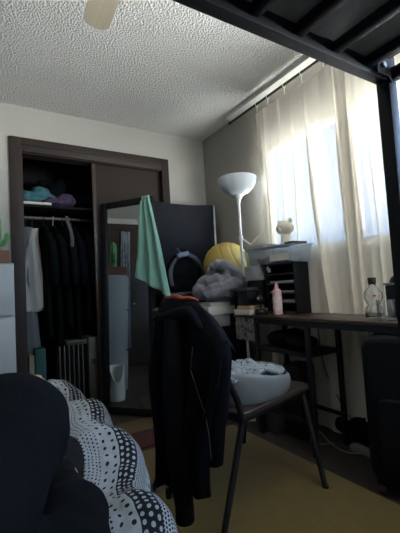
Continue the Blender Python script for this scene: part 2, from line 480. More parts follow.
curtain(2.078, 1.27, .03, 2.29, 'sheer cream curtain panel hanging nearest the room corner and the lamp', .3, 5.5, .020, .03, (2.055, 1.93, 1.76, 1.60, 1.42), ((.12, .07, .022, .01), (.30, .06, .014, .03), (.46, .05, .013, -.02), (.60, .11, .036, .17), (.90, .09, .03, .02)))
curtain(1.345, .80, .03, 2.29, 'sheer cream curtain panel hanging behind the bed post', 4.1, 3.2, .020, 0, (1.335, 1.16, .97, .82), ((.14, .17, .038, .0), (.34, .11, .016, .03), (.62, .13, .02, -.02)))

# ------------------------------------------------------------------ ceiling fan (only one blade tip reaches the picture)
fan = thing('ceiling_fan', (.455, .99, 2.16), 'ceiling fan with pale maple blades under the textured ceiling', 'ceiling fan')
build('canopy', B().lathe([(0, 2.36), (.05, 2.36), (.075, 2.44), (0, 2.44)], (.455, .99, 0)), M_fanmetal, fan)
build('downrod', B().tube([(.455, .99, 2.3), (.455, .99, 2.4)], .015), M_fanmetal, fan)
build('motor', B().lathe([(0, 2.16), (.06, 2.16), (.11, 2.19), (.12, 2.24), (.10, 2.29), (.03, 2.31), (0, 2.31)], (.455, .99, 0)), M_fanmetal, fan)
for k in range(5):
    a = math.atan2(.62, .03) + k * 2 * PI / 5
    Mx = Matrix.Translation((.455, .99, 2.205)) @ Matrix.Rotation(a, 4, 'Z') @ Matrix.Rotation(R(9), 4, 'X')
    prof = [(.16, .045), (.24, .054), (.45, .059), (.575, .060)] + [(.575 + .05 * math.sin(q), .010 + .05 * math.cos(q)) for q in [PI / 2 * i / 6 for i in range(1, 7)]]
    pts = [(x, -w, 0) for x, w in prof] + [(x, w, 0) for x, w in prof[::-1]]
    b = B().poly([Mx @ V(p) for p in pts], Mx.to_3x3() @ V((0, 0, .007)))
    bl = build('blade', b, M_blade, fan)
    build('blade_iron', B().box(.10, .22, -.018, .018, -.008, 0, mtx=Mx), M_fanmetal, bl)

# ------------------------------------------------------------------ loft bed overhead
loft = thing('loft_bed', (-.1, .05, 0), 'black metal loft bed frame overhead with square posts and slats', 'loft bed')
PX, PY = .912, .508
b = B().box(-1.15, PX - .018, PY - .014, PY + .014, 1.452, 1.49, .002)
build('side_rail', b, M_navy, loft)
build('side_rail', B().box(-1.15, PX, -.50, -.47, 1.452, 1.49, .002), M_navy, loft)
build('post', B().box(PX - .018, PX + .018, PY - .018, PY + .018, 0, 1.80, .004), M_navy, loft)
build('post', B().box(PX - .018, PX + .018, -.503, -.467, 0, 1.80, .004), M_navy, loft)
build('post', B().box(-1.168, -1.132, PY - .018, PY + .018, 0, 1.80, .004), M_navy, loft)
build('post', B().box(-1.168, -1.132, -.503, -.467, 0, 1.80, .004), M_navy, loft)
for z in (1.452, 1.70):
    build('end_rail', B().box(PX - .012, PX + .012, -.47, PY - .018, z, z + .03, .002), M_navy, loft)
    build('end_rail', B().box(-1.162, -1.138, -.47, PY - .018, z, z + .03, .002), M_navy, loft)
build('guard_rail', B().box(-1.13, PX - .018, PY - .01, PY + .01, 1.76, 1.785, .002), M_navy, loft)
x = PX - .10
while x > -1.1:
    build('slat', B().box(x - .011, x + .011, -.47, PY - .014, 1.462, 1.484, .002), M_navy, loft)
    x -= .118
# corner bracket with bolts
br = build('corner_bracket', B().poly([(PX - .018, PY - .02, 1.44), (PX - .018, PY - .02, 1.56), (PX - .03, PY - .02, 1.56), (PX - .075, PY - .02, 1.50), (PX - .075, PY - .02, 1.452), (PX - .03, PY - .02, 1.452)], (0, -.005, 0))
           .poly([(PX - .02, PY - .02, 1.50), (PX - .02, PY - .14, 1.50), (PX - .09, PY - .02, 1.50)], (0, 0, .005)), M_navy, loft)
for (x, z) in ((PX - .05, 1.475), (PX - .028, 1.53)):
    build('bolt', B().lathe([(0, -.004), (.007, -.004), (.007, 0), (0, 0)], (x, PY - .03, z), 10, mtx=Matrix.Rotation(R(90), 4, 'X')), M_bolt, br)
build('bolt', B().ball((PX - .022, PY - .002, 1.445), .008, 10), M_navy, br)
def matt_fn(u, v):
    return (lerp(-1.1, PX - .05, u), lerp(-.46, PY + .012, v), 1.502 + .014 * nz(u * 14, v * 7) - .010 * abs(math.sin(u * 8.5 * PI)))
b = B().box(-1.1, PX - .05, -.46, PY + .012, 1.53, 1.67, .03).grid(matt_fn, 90, 50)
tag(build('mattress', b, M_matt, smooth='all'), 'grey quilted mattress lying on the loft bed slats overhead', 'mattress')

# ------------------------------------------------------------------ lower bed
bed = thing('bed', (-.13, .6, 0), 'low bed on a black frame carrying the spotted duvet', 'bed')
build('bed_frame', B().box(-.64, .33, -1.0, 2.06, .16, .23, .006), M_black, bed)
for x in (-.6, .29):
    for y in (-.95, 2.0): build('leg', B().box(x - .02, x + .02, y - .02, y + .02, 0, .16), M_black, bed)
tag(build('bed_mattress', B().box(-.62, .31, -.98, 2.04, .23, .40, .04, 3), M_sheet), 'white mattress on the low bed under the spotted duvet', 'mattress')
def edge_x(y): return .28 + .10 * sstep(.45, 1.1, y) - .03 * sstep(1.5, 2.1, y)
def duv(u, v):
    y = lerp(.30, 2.10, v)
    ex = edge_x(y) + .022 * math.sin(y * 19 + .6) * sstep(.2, .9, u) + .012 * nz(y * 6, 3.3)
    L0 = ex + .62 - .07
    s = u * (L0 + .11 + .26)
    puff = .022 * math.sin(y * 19 + .6 - s * 1.2) * sstep(.1, .8, u) + .018 * nz(s * 6, y * 5) + .012 * nz(s * 13, y * 16, 5) + .006 * nz(s * 30, y * 34, 9)
    leg = .125 * math.exp(-(((s - .62) / .42) ** 2)) * (1 - sstep(.85, 1.25, y))
    zt = .535 + puff - leg * .75
    e = sstep(1.93, 2.10, y); zt -= .16 * e * e
    if s < L0: return (-.62 + s, y, zt)
    q = (s - L0) / .11
    if q < 1:
        a = q * PI / 2
        return (-.62 + L0 + .07 * math.sin(a), y, zt - .07 + .07 * math.cos(a))
    d = s - L0 - .11
    return (-.62 + L0 + .07 + .035 * math.sin(d * 9) + .018 * math.sin(y * 23) * d / .26, y, max(zt - .07 - d, .03))
def duv_uv(u, v):
    y = lerp(.30, 2.10, v)
    L0 = edge_x(y) + .55
    return (u * (L0 + .37) - L0 - .008 + .012 * nz(y * 3, 1.), y)
o = build('duvet', B().grid(duv, 200, 260, duv_uv), M_duvet, smooth='all', mods=[TH(.02)])
tag(o, 'black and white spotted patchwork duvet spread over the low bed', 'duvet')
# pale pink cloth beyond the knee
o = build('blanket', B().grid(lambda u, v: (lerp(.06, .248, u), lerp(1.70, 1.98, v) , .568 + .02 * nz(u * 4, v * 4, 8) - .02 * (2 * v - 1) ** 2 + .012 * math.sin(u * 9)), 24, 24), M_pinkcloth, smooth='all', mods=[TH(.012)])
tag(o, 'pale pink cloth peeking out behind the black knee on the duvet', 'blanket')

# ------------------------------------------------------------------ person on the bed (legs in view)
def capsule(b, p0, p1, r0, r1, n=7, mid=None):
    p0, p1 = V(p0), V(p1)
    b.tube([p0.lerp(p1, i / n) for i in range(n + 1)], [lerp(r0, r1, i / n) + (mid or 0) * math.sin(PI * i / n) for i in range(n + 1)], 18)
    b.ball(p0, r0, 18); b.ball(p1, r1, 18)
    return b
per = thing('person', (-.02, .1, .40), 'person in black trousers on the bed with one knee raised', 'person')
K1, K2 = (.047, .795, .695), (.145, .80, .485)
H1, H2 = (-.26, .20, .50), (-.06, .14, .49)
A1 = (.03, 1.10, .495); A2 = (.15, 1.22, .475)
b = B()
capsule(b, H1, K1, .085, .062); capsule(b, K1, A1, .055, .035, mid=.008); capsule(b, H2, K2, .085, .058); capsule(b, K2, A2, .052, .034, mid=.008)
capsule(b, A1, (.10, 1.07, .475), .034, .036); capsule(b, (.10, 1.07, .475), (.190, 1.02, .487), .036, .026)
for i in range(5): capsule(b, (.175, .995 + .013 * i, .483), (.214 - .005 * i, .985 + .013 * i, .487), .012, .009 if i < 4 else .011, 3)
capsule(b, A2, (.16, 1.32, .49), .034, .028)
capsule(b, H1, H2, .09, .09); capsule(b, (-.10, .10, .50), (-.03, -.18, .60), .12, .12); capsule(b, (-.03, -.18, .60), (-.04, -.42, .74), .12, .135)
capsule(b, (-.04, -.48, .80), (-.04, -.56, .90), .055, .05); b.ball((-.04, -.62, 1.0), (.075, .095, .11), 20)
for sx in (-1, 1): capsule(b, (-.04 + sx * .16, -.46, .76), (-.04 + sx * .24, -.24, .58), .045, .036); capsule(b, (-.04 + sx * .24, -.24, .58), (-.04 + sx * .19, -.02, .50), .036, .028); b.ball((-.04 + sx * .18, .04, .49), (.035, .05, .02), 14)
blob('body', b, M_skin, per, vox=.011, smooth=5)
b = B()
capsule(b, H1, K1, .118, .104, mid=.004); capsule(b, K1, (.02, 1.06, .515), .098, .058, mid=.006)
b.ball((.035, .80, .695), (.122, .112, .118), 20)
capsule(b, H2, K2, .105, .084); capsule(b, K2, (.15, 1.15, .47), .078, .055); capsule(b, (-.26, .20, .50), (-.06, .14, .50), .12, .12); capsule(b, (-.06, .10, .50), (-.02, -.02, .54), .15, .145)
blob('trousers', b, M_trouser, per, vox=.013, disp=.022, dscale=.11, smooth=7)
b = B(); capsule(b, (-.025, -.02, .535), (-.03, -.2, .61), .142, .135); capsule(b, (-.03, -.2, .61), (-.04, -.44, .745), .135, .15)
for sx in (-1, 1): capsule(b, (-.04 + sx * .15, -.46, .76), (-.04 + sx * .24, -.24, .58), .062, .05); capsule(b, (-.04 + sx * .24, -.24, .58), (-.04 + sx * .2, -.06, .51), .05, .04)
blob('sweatshirt', b, M_blkcloth, per, vox=.016, smooth=5)

# ------------------------------------------------------------------ rugs
o = build('rug', B().box(.15, 1.47, .15, 2.08, 0, .012, .004), M_rug); tag(o, 'large mustard yellow rug on the floor under the chair', 'rug')
o = build('floor_mat', B().box(.42, 1.06, 2.13, 2.36, 0, .012, .004), M_redmat); tag(o, 'dark red mat on the floor in front of the mirror', 'mat')
o = build('rug', B().box(.25, 1.15, 2.40, 2.62, 0, .008, .003), mat('brown_pile', (.12, .08, .04), .95, bump=.5, bscale=160)); tag(o, 'narrow brown runner on the floor below the mirror', 'rug')

# ------------------------------------------------------------------ white cabinet with crate and cactus
cab = thing('chest_of_drawers', (-.10, 2.85, 0), 'white chest of drawers beside the brown closet frame', 'cabinet')
build('carcass', B().box(-.42, .205, 2.735, 2.985, 0, 1.195, .004), M_cab, cab)
for z0, z1 in ((.06, .43), (.45, .83), (.845, 1.18)):
    d = build('drawer', B().box(-.41, .197, 2.715, 2.737, z0, z1, .004), M_cab, cab)
    build('knob', B().ball((-.11, 2.705, (z0 + z1) / 2), .013, 12), M_chrome, d)
o = build('planter_box', B().box(-.08, .182, 2.73, 2.93, 1.195, 1.21).box(-.08, .182, 2.73, 2.742, 1.21, 1.282).box(-.08, .182, 2.918, 2.93, 1.21, 1.282).box(-.08, -.068, 2.742, 2.918, 1.21, 1.282).box(.17, .182, 2.742, 2.918, 1.21, 1.282).box(-.07, .17, 2.742, 2.918, 1.21, 1.268), M_crate)
tag(o, 'reddish brown wooden planter box on the white chest of drawers', 'planter')
cac = thing('cactus', (.10, 2.87, 1.268), 'green cactus with a side arm in the brown planter box', 'cactus')
def ribbed(pts, rad):
    b = B(); n = len(pts)
    def fn(u, v):
        i = min(int(v * (n - 1)), n - 2); f = v * (n - 1) - i
        p = V(pts[i]).lerp(V(pts[i + 1]), f); t = (V(pts[min(i + 1, n - 1)]) - V(pts[i])).normalized()
        a = t.orthogonal().normalized() if abs(t.z) < .9 else V((1, 0, 0)); c = t.cross(a).normalized()
        e = 1 - max(0, (v - .8) / .2) ** 2
        r = rad * math.sqrt(max(e, .0004)) * (1 + .10 * math.cos(u * 2 * PI * 9))
        return p + (a * math.cos(u * 2 * PI) + c * math.sin(u * 2 * PI)) * r
    return b.grid(fn, 54, 24, closed_u='cap')
tr = build('trunk', ribbed([(.105, 2.87, 1.26), (.105, 2.87, 1.36), (.106, 2.87, 1.45), (.107, 2.87, 1.555)], .034), M_cactus, cac)
build('arm', ribbed([(.12, 2.87, 1.335), (.15, 2.865, 1.345), (.17, 2.86, 1.365), (.176, 2.86, 1.39), (.178, 2.86, 1.425)], .017), M_cactus, cac)
build('arm', ribbed([(.09, 2.87, 1.36), (.05, 2.87, 1.37), (.035, 2.87, 1.40), (.03, 2.87, 1.46)], .018), M_cactus, cac)
pot = thing('waste_basket', (.36, 2.84, 0), 'white open fronted floor basket seen in the mirror', 'basket')
def potfn(u, v):
    a = u * 2 * PI; r = lerp(.085, .072, v)
    top = .31 - .14 * max(0, math.cos(a - R(-10))) ** 2
    return (.36 + r * math.cos(a), 2.84 + r * math.sin(a), .004 + v * top)
build('shell', B().grid(potfn, 40, 16, closed_u=True).lathe([(0, .004), (.085, .004)], (.36, 2.84, 0), 40), M_white, pot, mods=[TH(.008)], smooth='all')
blob('green_rag', B().ball((.365, 2.84, .12), (.06, .06, .05)).ball((.38, 2.83, .15), .035), M_foliage, pot, vox=.012, disp=.03, dscale=.04, smooth=2)
o = build('robe', B().grid(lambda u, v: (XL + .085 + .03 * math.sin(u * 2 * PI * 3 + v) * (.4 + v), lerp(2.555 - .02 * v, 2.685, u), lerp(2.2, .3 + .05 * u, v)), 50, 40), M_floral, smooth='all', mods=[TH(.02)])
tag(o, 'long pale blue patterned robe hanging by the bedroom door, seen in the mirror', 'robe')

# ------------------------------------------------------------------ closet contents
sh = thing('closet_shelf', (.9, 3.38, 1.66), 'dark shelf across the open closet with hanging rail', 'shelf')
build('board', B().box(.18, 1.56, 3.13, 3.66, 1.685, 1.703, .003), M_closet_shade, sh)
build('cleat', B().box(.18, 1.56, 3.64, 3.66, 1.62, 1.685), M_closet_shade, sh)
build('hanging_rail', B().tube([(.18, 3.33, 1.635), (1.56, 3.33, 1.635)], .014, 12), mat('rail_metal', (.22, .21, .2), .4, metal=.6), sh)
o = build('plank', B().box(.30, .52, 3.11, 3.30, 1.703, 1.722, .003), M_paper); tag(o, 'pale thin board lying on the closet shelf edge', 'board')
b = B().ball((.38, 3.30, 1.80), (.10, .10, .055)).ball((.47, 3.32, 1.83), (.09, .09, .07)).ball((.53, 3.28, 1.78), (.07, .08, .05)).ball((.40, 3.26, 1.77), (.11, .08, .035))
tag(blob('folded_sweater', b, M_teal, vox=.014, disp=.05, dscale=.07, smooth=3), 'teal knitted sweater crumpled on the closet shelf', 'sweater')
b = B().ball((.60, 3.24, 1.76), (.10, .08, .05)).ball((.67, 3.27, 1.79), (.08, .08, .06)).ball((.53, 3.18, 1.745), (.07, .05, .03))
tag(blob('scarf', b, M_purple, vox=.013, disp=.05, dscale=.05, smooth=2), 'purple and black lace scarf bunched on the closet shelf', 'scarf')
b = B().ball((.58, 3.44, 1.85), (.13, .10, .12)).ball((.52, 3.46, 1.93), (.07, .07, .09)).ball((.66, 3.44, 1.92), (.05, .06, .10))
tag(blob('bag', b, M_blkcloth, vox=.018, disp=.06, dscale=.1, smooth=4), 'black soft bag heaped behind the sweater on the closet shelf', 'bag')
b = B().ball((.98, 3.36, 1.79), (.15, .14, .085)).ball((.88, 3.40, 1.83), (.11, .1, .1))
tag(blob('blanket', b, M_navycloth, vox=.02, disp=.05, dscale=.1, smooth=4), 'dark folded blanket at the closet shelf end by the sliding door', 'blanket')

def garment(x, rz, width, length, m, label, cat, name='shirt', top=1.585, thick=.030, flare=1.0, sleeves=True, seedv=0., group='clothes hanging on the closet rail', hang=M_black, hem=0.):
    cx, cy = x, 3.33
    root = thing(name, (cx, cy, top - length), label, cat, group)
    Mx = Matrix.Translation((cx, cy, 0)) @ Matrix.Rotation(R(rz), 4, 'Z')
    def fn(u, v):
        a = u * 2 * PI
        if v < .12:
            q = v / .12; w = lerp(.05, width / 2, q ** .8); z = top - .02 - .10 * q ** 1.3
        else:
            q = (v - .12) / .88; w = width / 2 * lerp(.86, flare, q) * (1 + .14 * math.exp(-q * 14)); z = top - .12 - (length - .12) * q
        t = lerp(.02, thick, min(1, v * 4))
        ca, sa = math.cos(a), math.sin(a)
        f = 1 + .18 * v * math.sin(a * 7 + seedv + 2 * v) + .10 * nz(ca * 2 + seedv, sa * 2, v * 4)
        zz = z + (hem * ca * v) + .012 * v * math.sin(a * 5 + seedv)
        return Mx @ V((t * sa * f, w * abs(ca) ** .8 * (1 if ca > 0 else -1) * (1 + .04 * math.sin(a * 9)), zz))
    build('cloth_body', B().grid(fn, 64, 36, closed_u='cap'), m, root, smooth='all')
    if sleeves:
        for sgn in (-1, 1):
            pts = [Mx @ V((.0, sgn * width * .40, top - .11)), Mx @ V((.025, sgn * width * .52, top - .2)), Mx @ V((.035, sgn * width * .57, top - .38)), Mx @ V((.03, sgn * width * .56, top - .55))]
            build('sleeve', B().tube(pts, [.026, .034, .032, .028], 12), m, root, smooth='all')
    zt = top - .015
    hk = [Mx @ V((0, 0, zt)), Mx @ V((0, 0, 1.60)), Mx @ V((0, -.018, 1.625))]
    q0 = [Mx @ V((0, .02 * math.cos(t), 1.637 + .02 * math.sin(t))) for t in [R(200) - R(200) * i / 8 for i in range(9)]]
    build('hanger', B().tube([hk[0], hk[1]] + q0, .0035, 6).tube([Mx @ V((0, -width * .42, zt - .10)), hk[0], Mx @ V((0, width * .42, zt - .10))], .006, 6), hang, root)
    return root
garment(.395, 62, .095, .72, M_shirt, 'white shirt hanging at the left end of the closet rail', 'shirt', top=1.56, thick=.055, flare=2.9, seedv=1.2, hem=-.03, sleeves=False)
garment(.345, 70, .10, 1.12, M_greycloth, 'long grey garment hanging below and behind the white shirt', 'garment', 'trousers', top=1.57, thick=.028, flare=1.9, sleeves=False, seedv=2)
for i, (x, rz, w, l, m, nm, lb) in enumerate([
    (.485, 3, .40, .95, M_green_d, 'coat', 'dark green coat hanging right beside the white shirt'),
    (.562, 2, .42, 1.05, M_blkcloth, 'coat', 'black coat hanging on a pale hanger in mid closet'),
    (.64, 4, .40, .90, M_green_d, 'cardigan', 'second dark green garment from the white shirt'),
    (.718, 1, .42, 1.15, M_navycloth, 'dress', 'long navy dress hanging past the strap in the closet'),
    (.798, 3, .40, .85, M_blkcloth, 'coat', 'short black coat hanging near the sliding door edge'),
    (.90, 2, .42, 1.00, M_navycloth, 'coat', 'navy coat hanging half behind the sliding closet door')]):
    garment(x, rz, w, l, m, lb, 'garment', nm, seedv=i * 1.7, hang=(M_lampw if i == 1 else M_black))
o = build('belt', B().tube([(.635, 3.11, 1.615), (.64, 3.10, 1.57), (.652, 3.095, 1.53), (.668, 3.095, 1.47), (.672, 3.095, 1.42), (.668, 3.09, 1.36)], .015, 8, flat=.35), mat('grey_strap', (.07, .075, .08), .6))
tag(o, 'grey strap dangling in front of the dark clothes in the closet', 'strap')
rad = thing('radiator', (.68, 3.2, 0), 'off white oil filled radiator standing on the closet floor', 'heater')
for i in range(6):
    x = .545 + i * .036
    build('fin', B().box(x - .006, x + .006, 3.10, 3.27, .10, .55, .005), M_radiator, rad)
build('control_panel', B().box(.765, .845, 3.08, 3.29, .08, .60, .012), M_radiator, rad)
build('dial', B().lathe([(0, -.012), (.018, -.012), (.02, 0), (0, 0)], (.805, 3.08, .40), 16, mtx=Matrix.Rotation(R(-90), 4, 'X')), M_blkplastic, rad)
build('top_bar', B().box(.60, .78, 3.11, 3.26, .545, .585, .01), M_radiator, rad)
for x in (.57, .80): build('foot', B().box(x - .02, x + .02, 3.07, 3.30, 0, .08, .008), M_blkplastic, rad)
o = build('carton', B().box(.37, .45, 3.16, 3.36, 0, .545, .004), M_tealbox); tag(o, 'narrow teal carton standing on the closet floor', 'box')
o = build('carton', B().box(.325, .362, 3.14, 3.34, 0, .50, .004), M_beige); tag(o, 'beige carton standing left of the teal one in the closet', 'box')

# ------------------------------------------------------------------ mirror with towel
LEAN = R(2.6)
m0, m1 = V((.835, 2.945, 0)), V((1.128, 2.555, 0))
ux = (m1 - m0).normalized(); MW = (m1 - m0).length
nrm = V((ux.y, -ux.x, 0)).normalized()          # towards the room
if nrm.y > 0: nrm = -nrm
upv = (V((0, 0, math.cos(LEAN))) - nrm * math.sin(LEAN)).normalized()
nz_ = (nrm * math.cos(LEAN) + V((0, 0, 1)) * math.sin(LEAN)).normalized()
MM = Matrix((( ux.x, upv.x, nz_.x, m0.x), (ux.y, upv.y, nz_.y, m0.y), (ux.z, upv.z, nz_.z, .012), (0, 0, 0, 1)))
MH = 1.70
mir = thing('standing_mirror', (.98, 2.75, 0), 'tall black framed mirror leaning in front of the closet door', 'mirror')
f = .052
b = B()
for q in ((0, f, 0, MH), (MW - f, MW, 0, MH), (f, MW - f, 0, f), (f, MW - f, MH - f, MH)):
    b.box(q[0], q[1], q[2], q[3], -.03, .012, .004, mtx=MM)
build('frame', b, M_blkplastic, mir)
build('backing', B().box(.01, MW - .01, .01, MH - .01, -.034, -.03, mtx=MM), M_blkplastic, mir, smooth=False)
build('glass', B().box(f - .004, MW - f + .004, f - .004, MH - f + .004, -.006, -.001, mtx=MM), M_mirror, mir, smooth=False)
build('easel_leg', B().sqtube(MM @ V((MW * .5, MH * .62, -.034)), V((1.13, 2.875, .01)), .03, .015), M_blkplastic, mir)
def towel(u, v):
    # v: 0 behind the frame, .12 over the top, 1 at the front hem
    if v < .12:
        q = v / .12; z = MH - .16 * (1 - q) + .012 * q; d = -.045 + .0 * q; w = .05
    else:
        q = (v - .12) / .88; w = lerp(.05, .27, q ** .8); z = MH + .012 - (.66 + .17 * u) * q; d = .02 + .035 * q
        if q < .02: d = .0
    x = MW * .90 + (u - .5) * w + (.085 * (v - .12) / .88 if v > .12 else 0) - (.075 * (1 - u) * max(0, v - .75) if v > .75 else 0)
    fold = math.sin(u * 2 * PI * 2.4 + .8) * .022 * (.55 + .6 * v) + .008 * nz(u * 7, v * 4, 2)
    return MM @ V((x, z, d + (abs(fold) if v < .2 else fold + .012)))
tw = thing('towel', MM @ V((MW * .9, .82, .03)), 'mint green towel draped over the mirror corner', 'towel')
build('cloth', B().grid(towel, 48, 70), M_mint, tw, smooth='all', mods=[TH(.007)])
def hemb(u, v):
    p = towel(u, lerp(.86, .89, v)); return p + nz_ * .0075
build('hem_band', B().grid(hemb, 40, 3), mat('mint_band', (.19, .44, .36), .9), tw, smooth='all')

# ------------------------------------------------------------------ black cloth covered panel in the corner
pan = thing('covered_panel', (1.55, 2.80, 0), 'tall black cloth covered panel in the room corner with white piped edge', 'panel')
def pfn(u, v):
    x = lerp(1.20, 1.862, u); z = lerp(.02, 1.712 - .012 * math.sin(u * PI), v)
    w = .010 * math.sin((u * 3 + v * 5) * 2.2) * math.sin(v * 4 + u * 2) + .008 * nz(u * 5, v * 8) + .012 * max(0, nz(u * 2.5 + v * 3, v * 2 - u * 4, 4))
    return (x, 2.742 - w, z)
b = B().box(1.20, 1.862, 2.75, 2.86, .0, 1.705, .012).grid(pfn, 50, 90)
build('cover', b, M_panel, pan)
build('piping', B().tube([(1.868, 2.738, z) for z in [.02 + i * .0845 for i in range(21)]], .008, 8), M_piping, pan)

# ------------------------------------------------------------------ corner storage: low unit, long box, backpack, ball
st = thing('storage_unit', (1.5, 2.45, 0), 'low black storage unit between mirror and desk', 'storage unit')
build('carcass', B().box(1.16, 1.80, 2.24, 2.70, .04, .66, .004), M_blkplastic, st)
for i in range(3):
    d = build('drawer', B().box(1.17 + i * .21, 1.37 + i * .21, 2.225, 2.242, .07, .63, .004), M_blkplastic, st)
    build('handle', B().box(1.23 + i * .21, 1.31 + i * .21, 2.212, 2.226, .5, .515, .003), M_black, d)
build('plinth', B().box(1.18, 1.78, 2.26, 2.68, 0, .04), M_blkplastic, st)
sb = thing('storage_box', (1.55, 2.56, .66), 'long black lidded box on the storage unit under the yellow ball', 'box')
build('box_body', B().box(1.22, 1.90, 2.44, 2.69, .66, .90, .006), M_blkplastic, sb)
build('lid', B().box(1.215, 1.905, 2.435, 2.695, .90, .93, .006), mat('dark_lid', (.03, .032, .038), .5), sb)
bp = thing('backpack', (1.42, 2.60, .93), 'black backpack with grey strap and buckle in front of the black panel', 'backpack')
b = B().ball((1.44, 2.615, 1.08), (.155, .058, .17)).ball((1.44, 2.62, 1.0), (.15, .06, .10)).ball((1.44, 2.61, 1.16), (.11, .05, .10))
blob('pack_body', b, M_blkcloth, bp, vox=.014, disp=.025, dscale=.07, smooth=5)
arc = [(1.44 + .150 * math.cos(a), 2.548 - .012 * math.sin(2 * a), 1.045 + .185 * math.sin(a)) for a in [R(200) - R(215) * i / 26 for i in range(27)]]
sp_ = build('strap', B().tube(arc, [.016 + .004 * math.sin(i * .5) for i in range(27)], 10, flat=.6), M_strap, bp, smooth='all')
build('buckle', B().box(-.055, .055, -.012, .012, -.019, .019, .007, mtx=Matrix.Translation((1.405, 2.538, 1.232)) @ Matrix.Rotation(R(-12), 4, 'Y')), M_buckle, sp_)
build('strap_tab', B().tube([(1.385, 2.54, 1.235), (1.37, 2.54, 1.262), (1.352, 2.54, 1.285)], [.012, .012, .007], 8, flat=.5), M_buckle, sp_)
build('haul_loop', B().tube([(1.40, 2.60, 1.24), (1.42, 2.60, 1.275), (1.46, 2.60, 1.275), (1.48, 2.60, 1.24)], .008, 8), M_blkcloth, bp)

def ballfn():
    b = B(); c = V((1.755, 2.43, 1.126)); r = .196
    ax = V((.55, -.75, .42)).normalized()
    def fn(u, v):
        th = v * PI; ph = u * 2 * PI
        rr = r * (1 - .016 * math.exp(-((math.fmod(th * 7 / PI + .5, 1) - .5) / .10) ** 2))
        p = V((rr * math.sin(th) * math.cos(ph), rr * math.sin(th) * math.sin(ph), rr * math.cos(th)))
        return c + ax.to_track_quat('Z', 'Y') @ p
    return b.grid(fn, 56, 90, closed_u=True)
tag(build('exercise_ball', ballfn(), M_yellow, smooth='all'), 'large yellow ridged ball behind the lamp pole', 'ball')

# ------------------------------------------------------------------ floor lamp
LX, LY = 1.70, 2.15
lamp = thing('floor_lamp', (LX, LY, 0), 'white uplighter floor lamp with bowl shade and reading arm', 'lamp')
build('base', B().lathe([(0, 0), (.12, 0), (.122, .012), (.09, .022), (.02, .03), (0, .03)], (LX, LY, 0)), M_lampw, lamp)
build('pole', B().tube([(LX, LY, .02), (LX, LY, 1.62)], .0105, 14), M_lampw, lamp)
build('lamp_neck', B().lathe([(.011, 1.57), (.013, 1.59), (.02, 1.612), (.036, 1.636), (.05, 1.649), (.0, 1.654)], (LX, LY, 0)), M_lampw, lamp)
bowl = [(q_[0], q_[1] - .036) for q_ in [(.0, 1.676), (.045, 1.68), (.085, 1.70), (.118, 1.73), (.139, 1.765), (.146, 1.80), (.147, 1.812), (.142, 1.812), (.134, 1.768), (.112, 1.735), (.08, 1.707), (.04, 1.688), (.0, 1.686)]]
build('lamp_shade', B().lathe(bowl, (LX, LY, 0), 48), M_lampbowl, lamp)
arm = build('reading_arm', B().tube([(LX, LY, 1.316), (LX + .01, LY - .045, 1.285), (LX + .018, LY - .085, 1.255), (LX + .024, LY - .10, 1.262), (LX + .035, LY - .165, 1.31)], .0065, 8), M_lampw, lamp)
build('switch', B().tube([(LX, LY, 1.30), (LX, LY, 1.33)], .016, 12), M_lampw, lamp)

# ------------------------------------------------------------------ desk
DX0, DX1, DY0, DY1, DZ = 1.53, 1.835, .15, 2.08, .755
desk = thing('desk', (1.70, 1.1, 0), 'long dark wood desk on a black metal frame below the window', 'desk')
build('desktop', B().box(DX0, DX1, DY0, DY1, DZ - .018, DZ, .003), M_deskwood, desk)
build('apron', B().box(DX0 + .006, DX1 - .01, DY0 + .02, DY0 + .045, DZ - .05, DZ - .018).box(DX0 + .006, DX0 + .03, DY0 + .02, DY1 - .02, DZ - .05, DZ - .018).box(DX1 - .035, DX1 - .01, DY0 + .02, DY1 - .02, DZ - .05, DZ - .018).box(DX0 + .006, DX1 - .01, DY1 - .045, DY1 - .02, DZ - .05, DZ - .018), M_black, desk)
for y in (1.86, 1.425, .22):
    for x in (DX0 + .02, DX1 - .03):
        build('leg', B().box(x - .013, x + .013, y - .013, y + .013, 0, DZ - .05, .002), M_black, desk)
build('lower_shelf', B().box(DX0 + .01, DX1 - .02, 1.41, 1.875, .535, .555, .003), M_black, desk)
build('crossbar', B().box(DX0 + .012, DX0 + .03, 1.44, 1.85, .16, .18), M_black, desk)
build('crossbar', B().box(DX1 - .04, DX1 - .022, 1.44, 1.85, .16, .18), M_black, desk)
b = B().ball((1.66, 1.72, .605), (.11, .12, .05)).ball((1.64, 1.56, .60), (.10, .10, .045)).ball((1.66, 1.64, .63), (.09, .1, .04))
tag(blob('bag', b, M_navycloth, vox=.014, disp=.03, dscale=.07, smooth=4), 'dark cloth bag lying on the shelf under the desk', 'bag')
b = B().box(1.64, 1.79, 1.60, 1.745, .0, .45, .02)
tag(build('bin', b, M_blkplastic), 'tall black waste bin on the floor below the desk', 'bin')
o = build('sketch_sheet', B().box(1.5335, 1.5355, 1.865, 2.06, .585, .735), M_drawing, smooth=False); tag(o, 'pale sheet with an ink sketch hung from the desk end', 'drawing')
o = build('storage_tub', B().box(1.58, 1.80, 1.78, 1.97, 0, .30, .012).box(1.57, 1.81, 1.77, 1.98, .30, .325, .006), mat('dark_grey_tub', (.06, .06, .065), .5)); tag(o, 'dark grey lidded tub on the floor under the desk', 'tub')

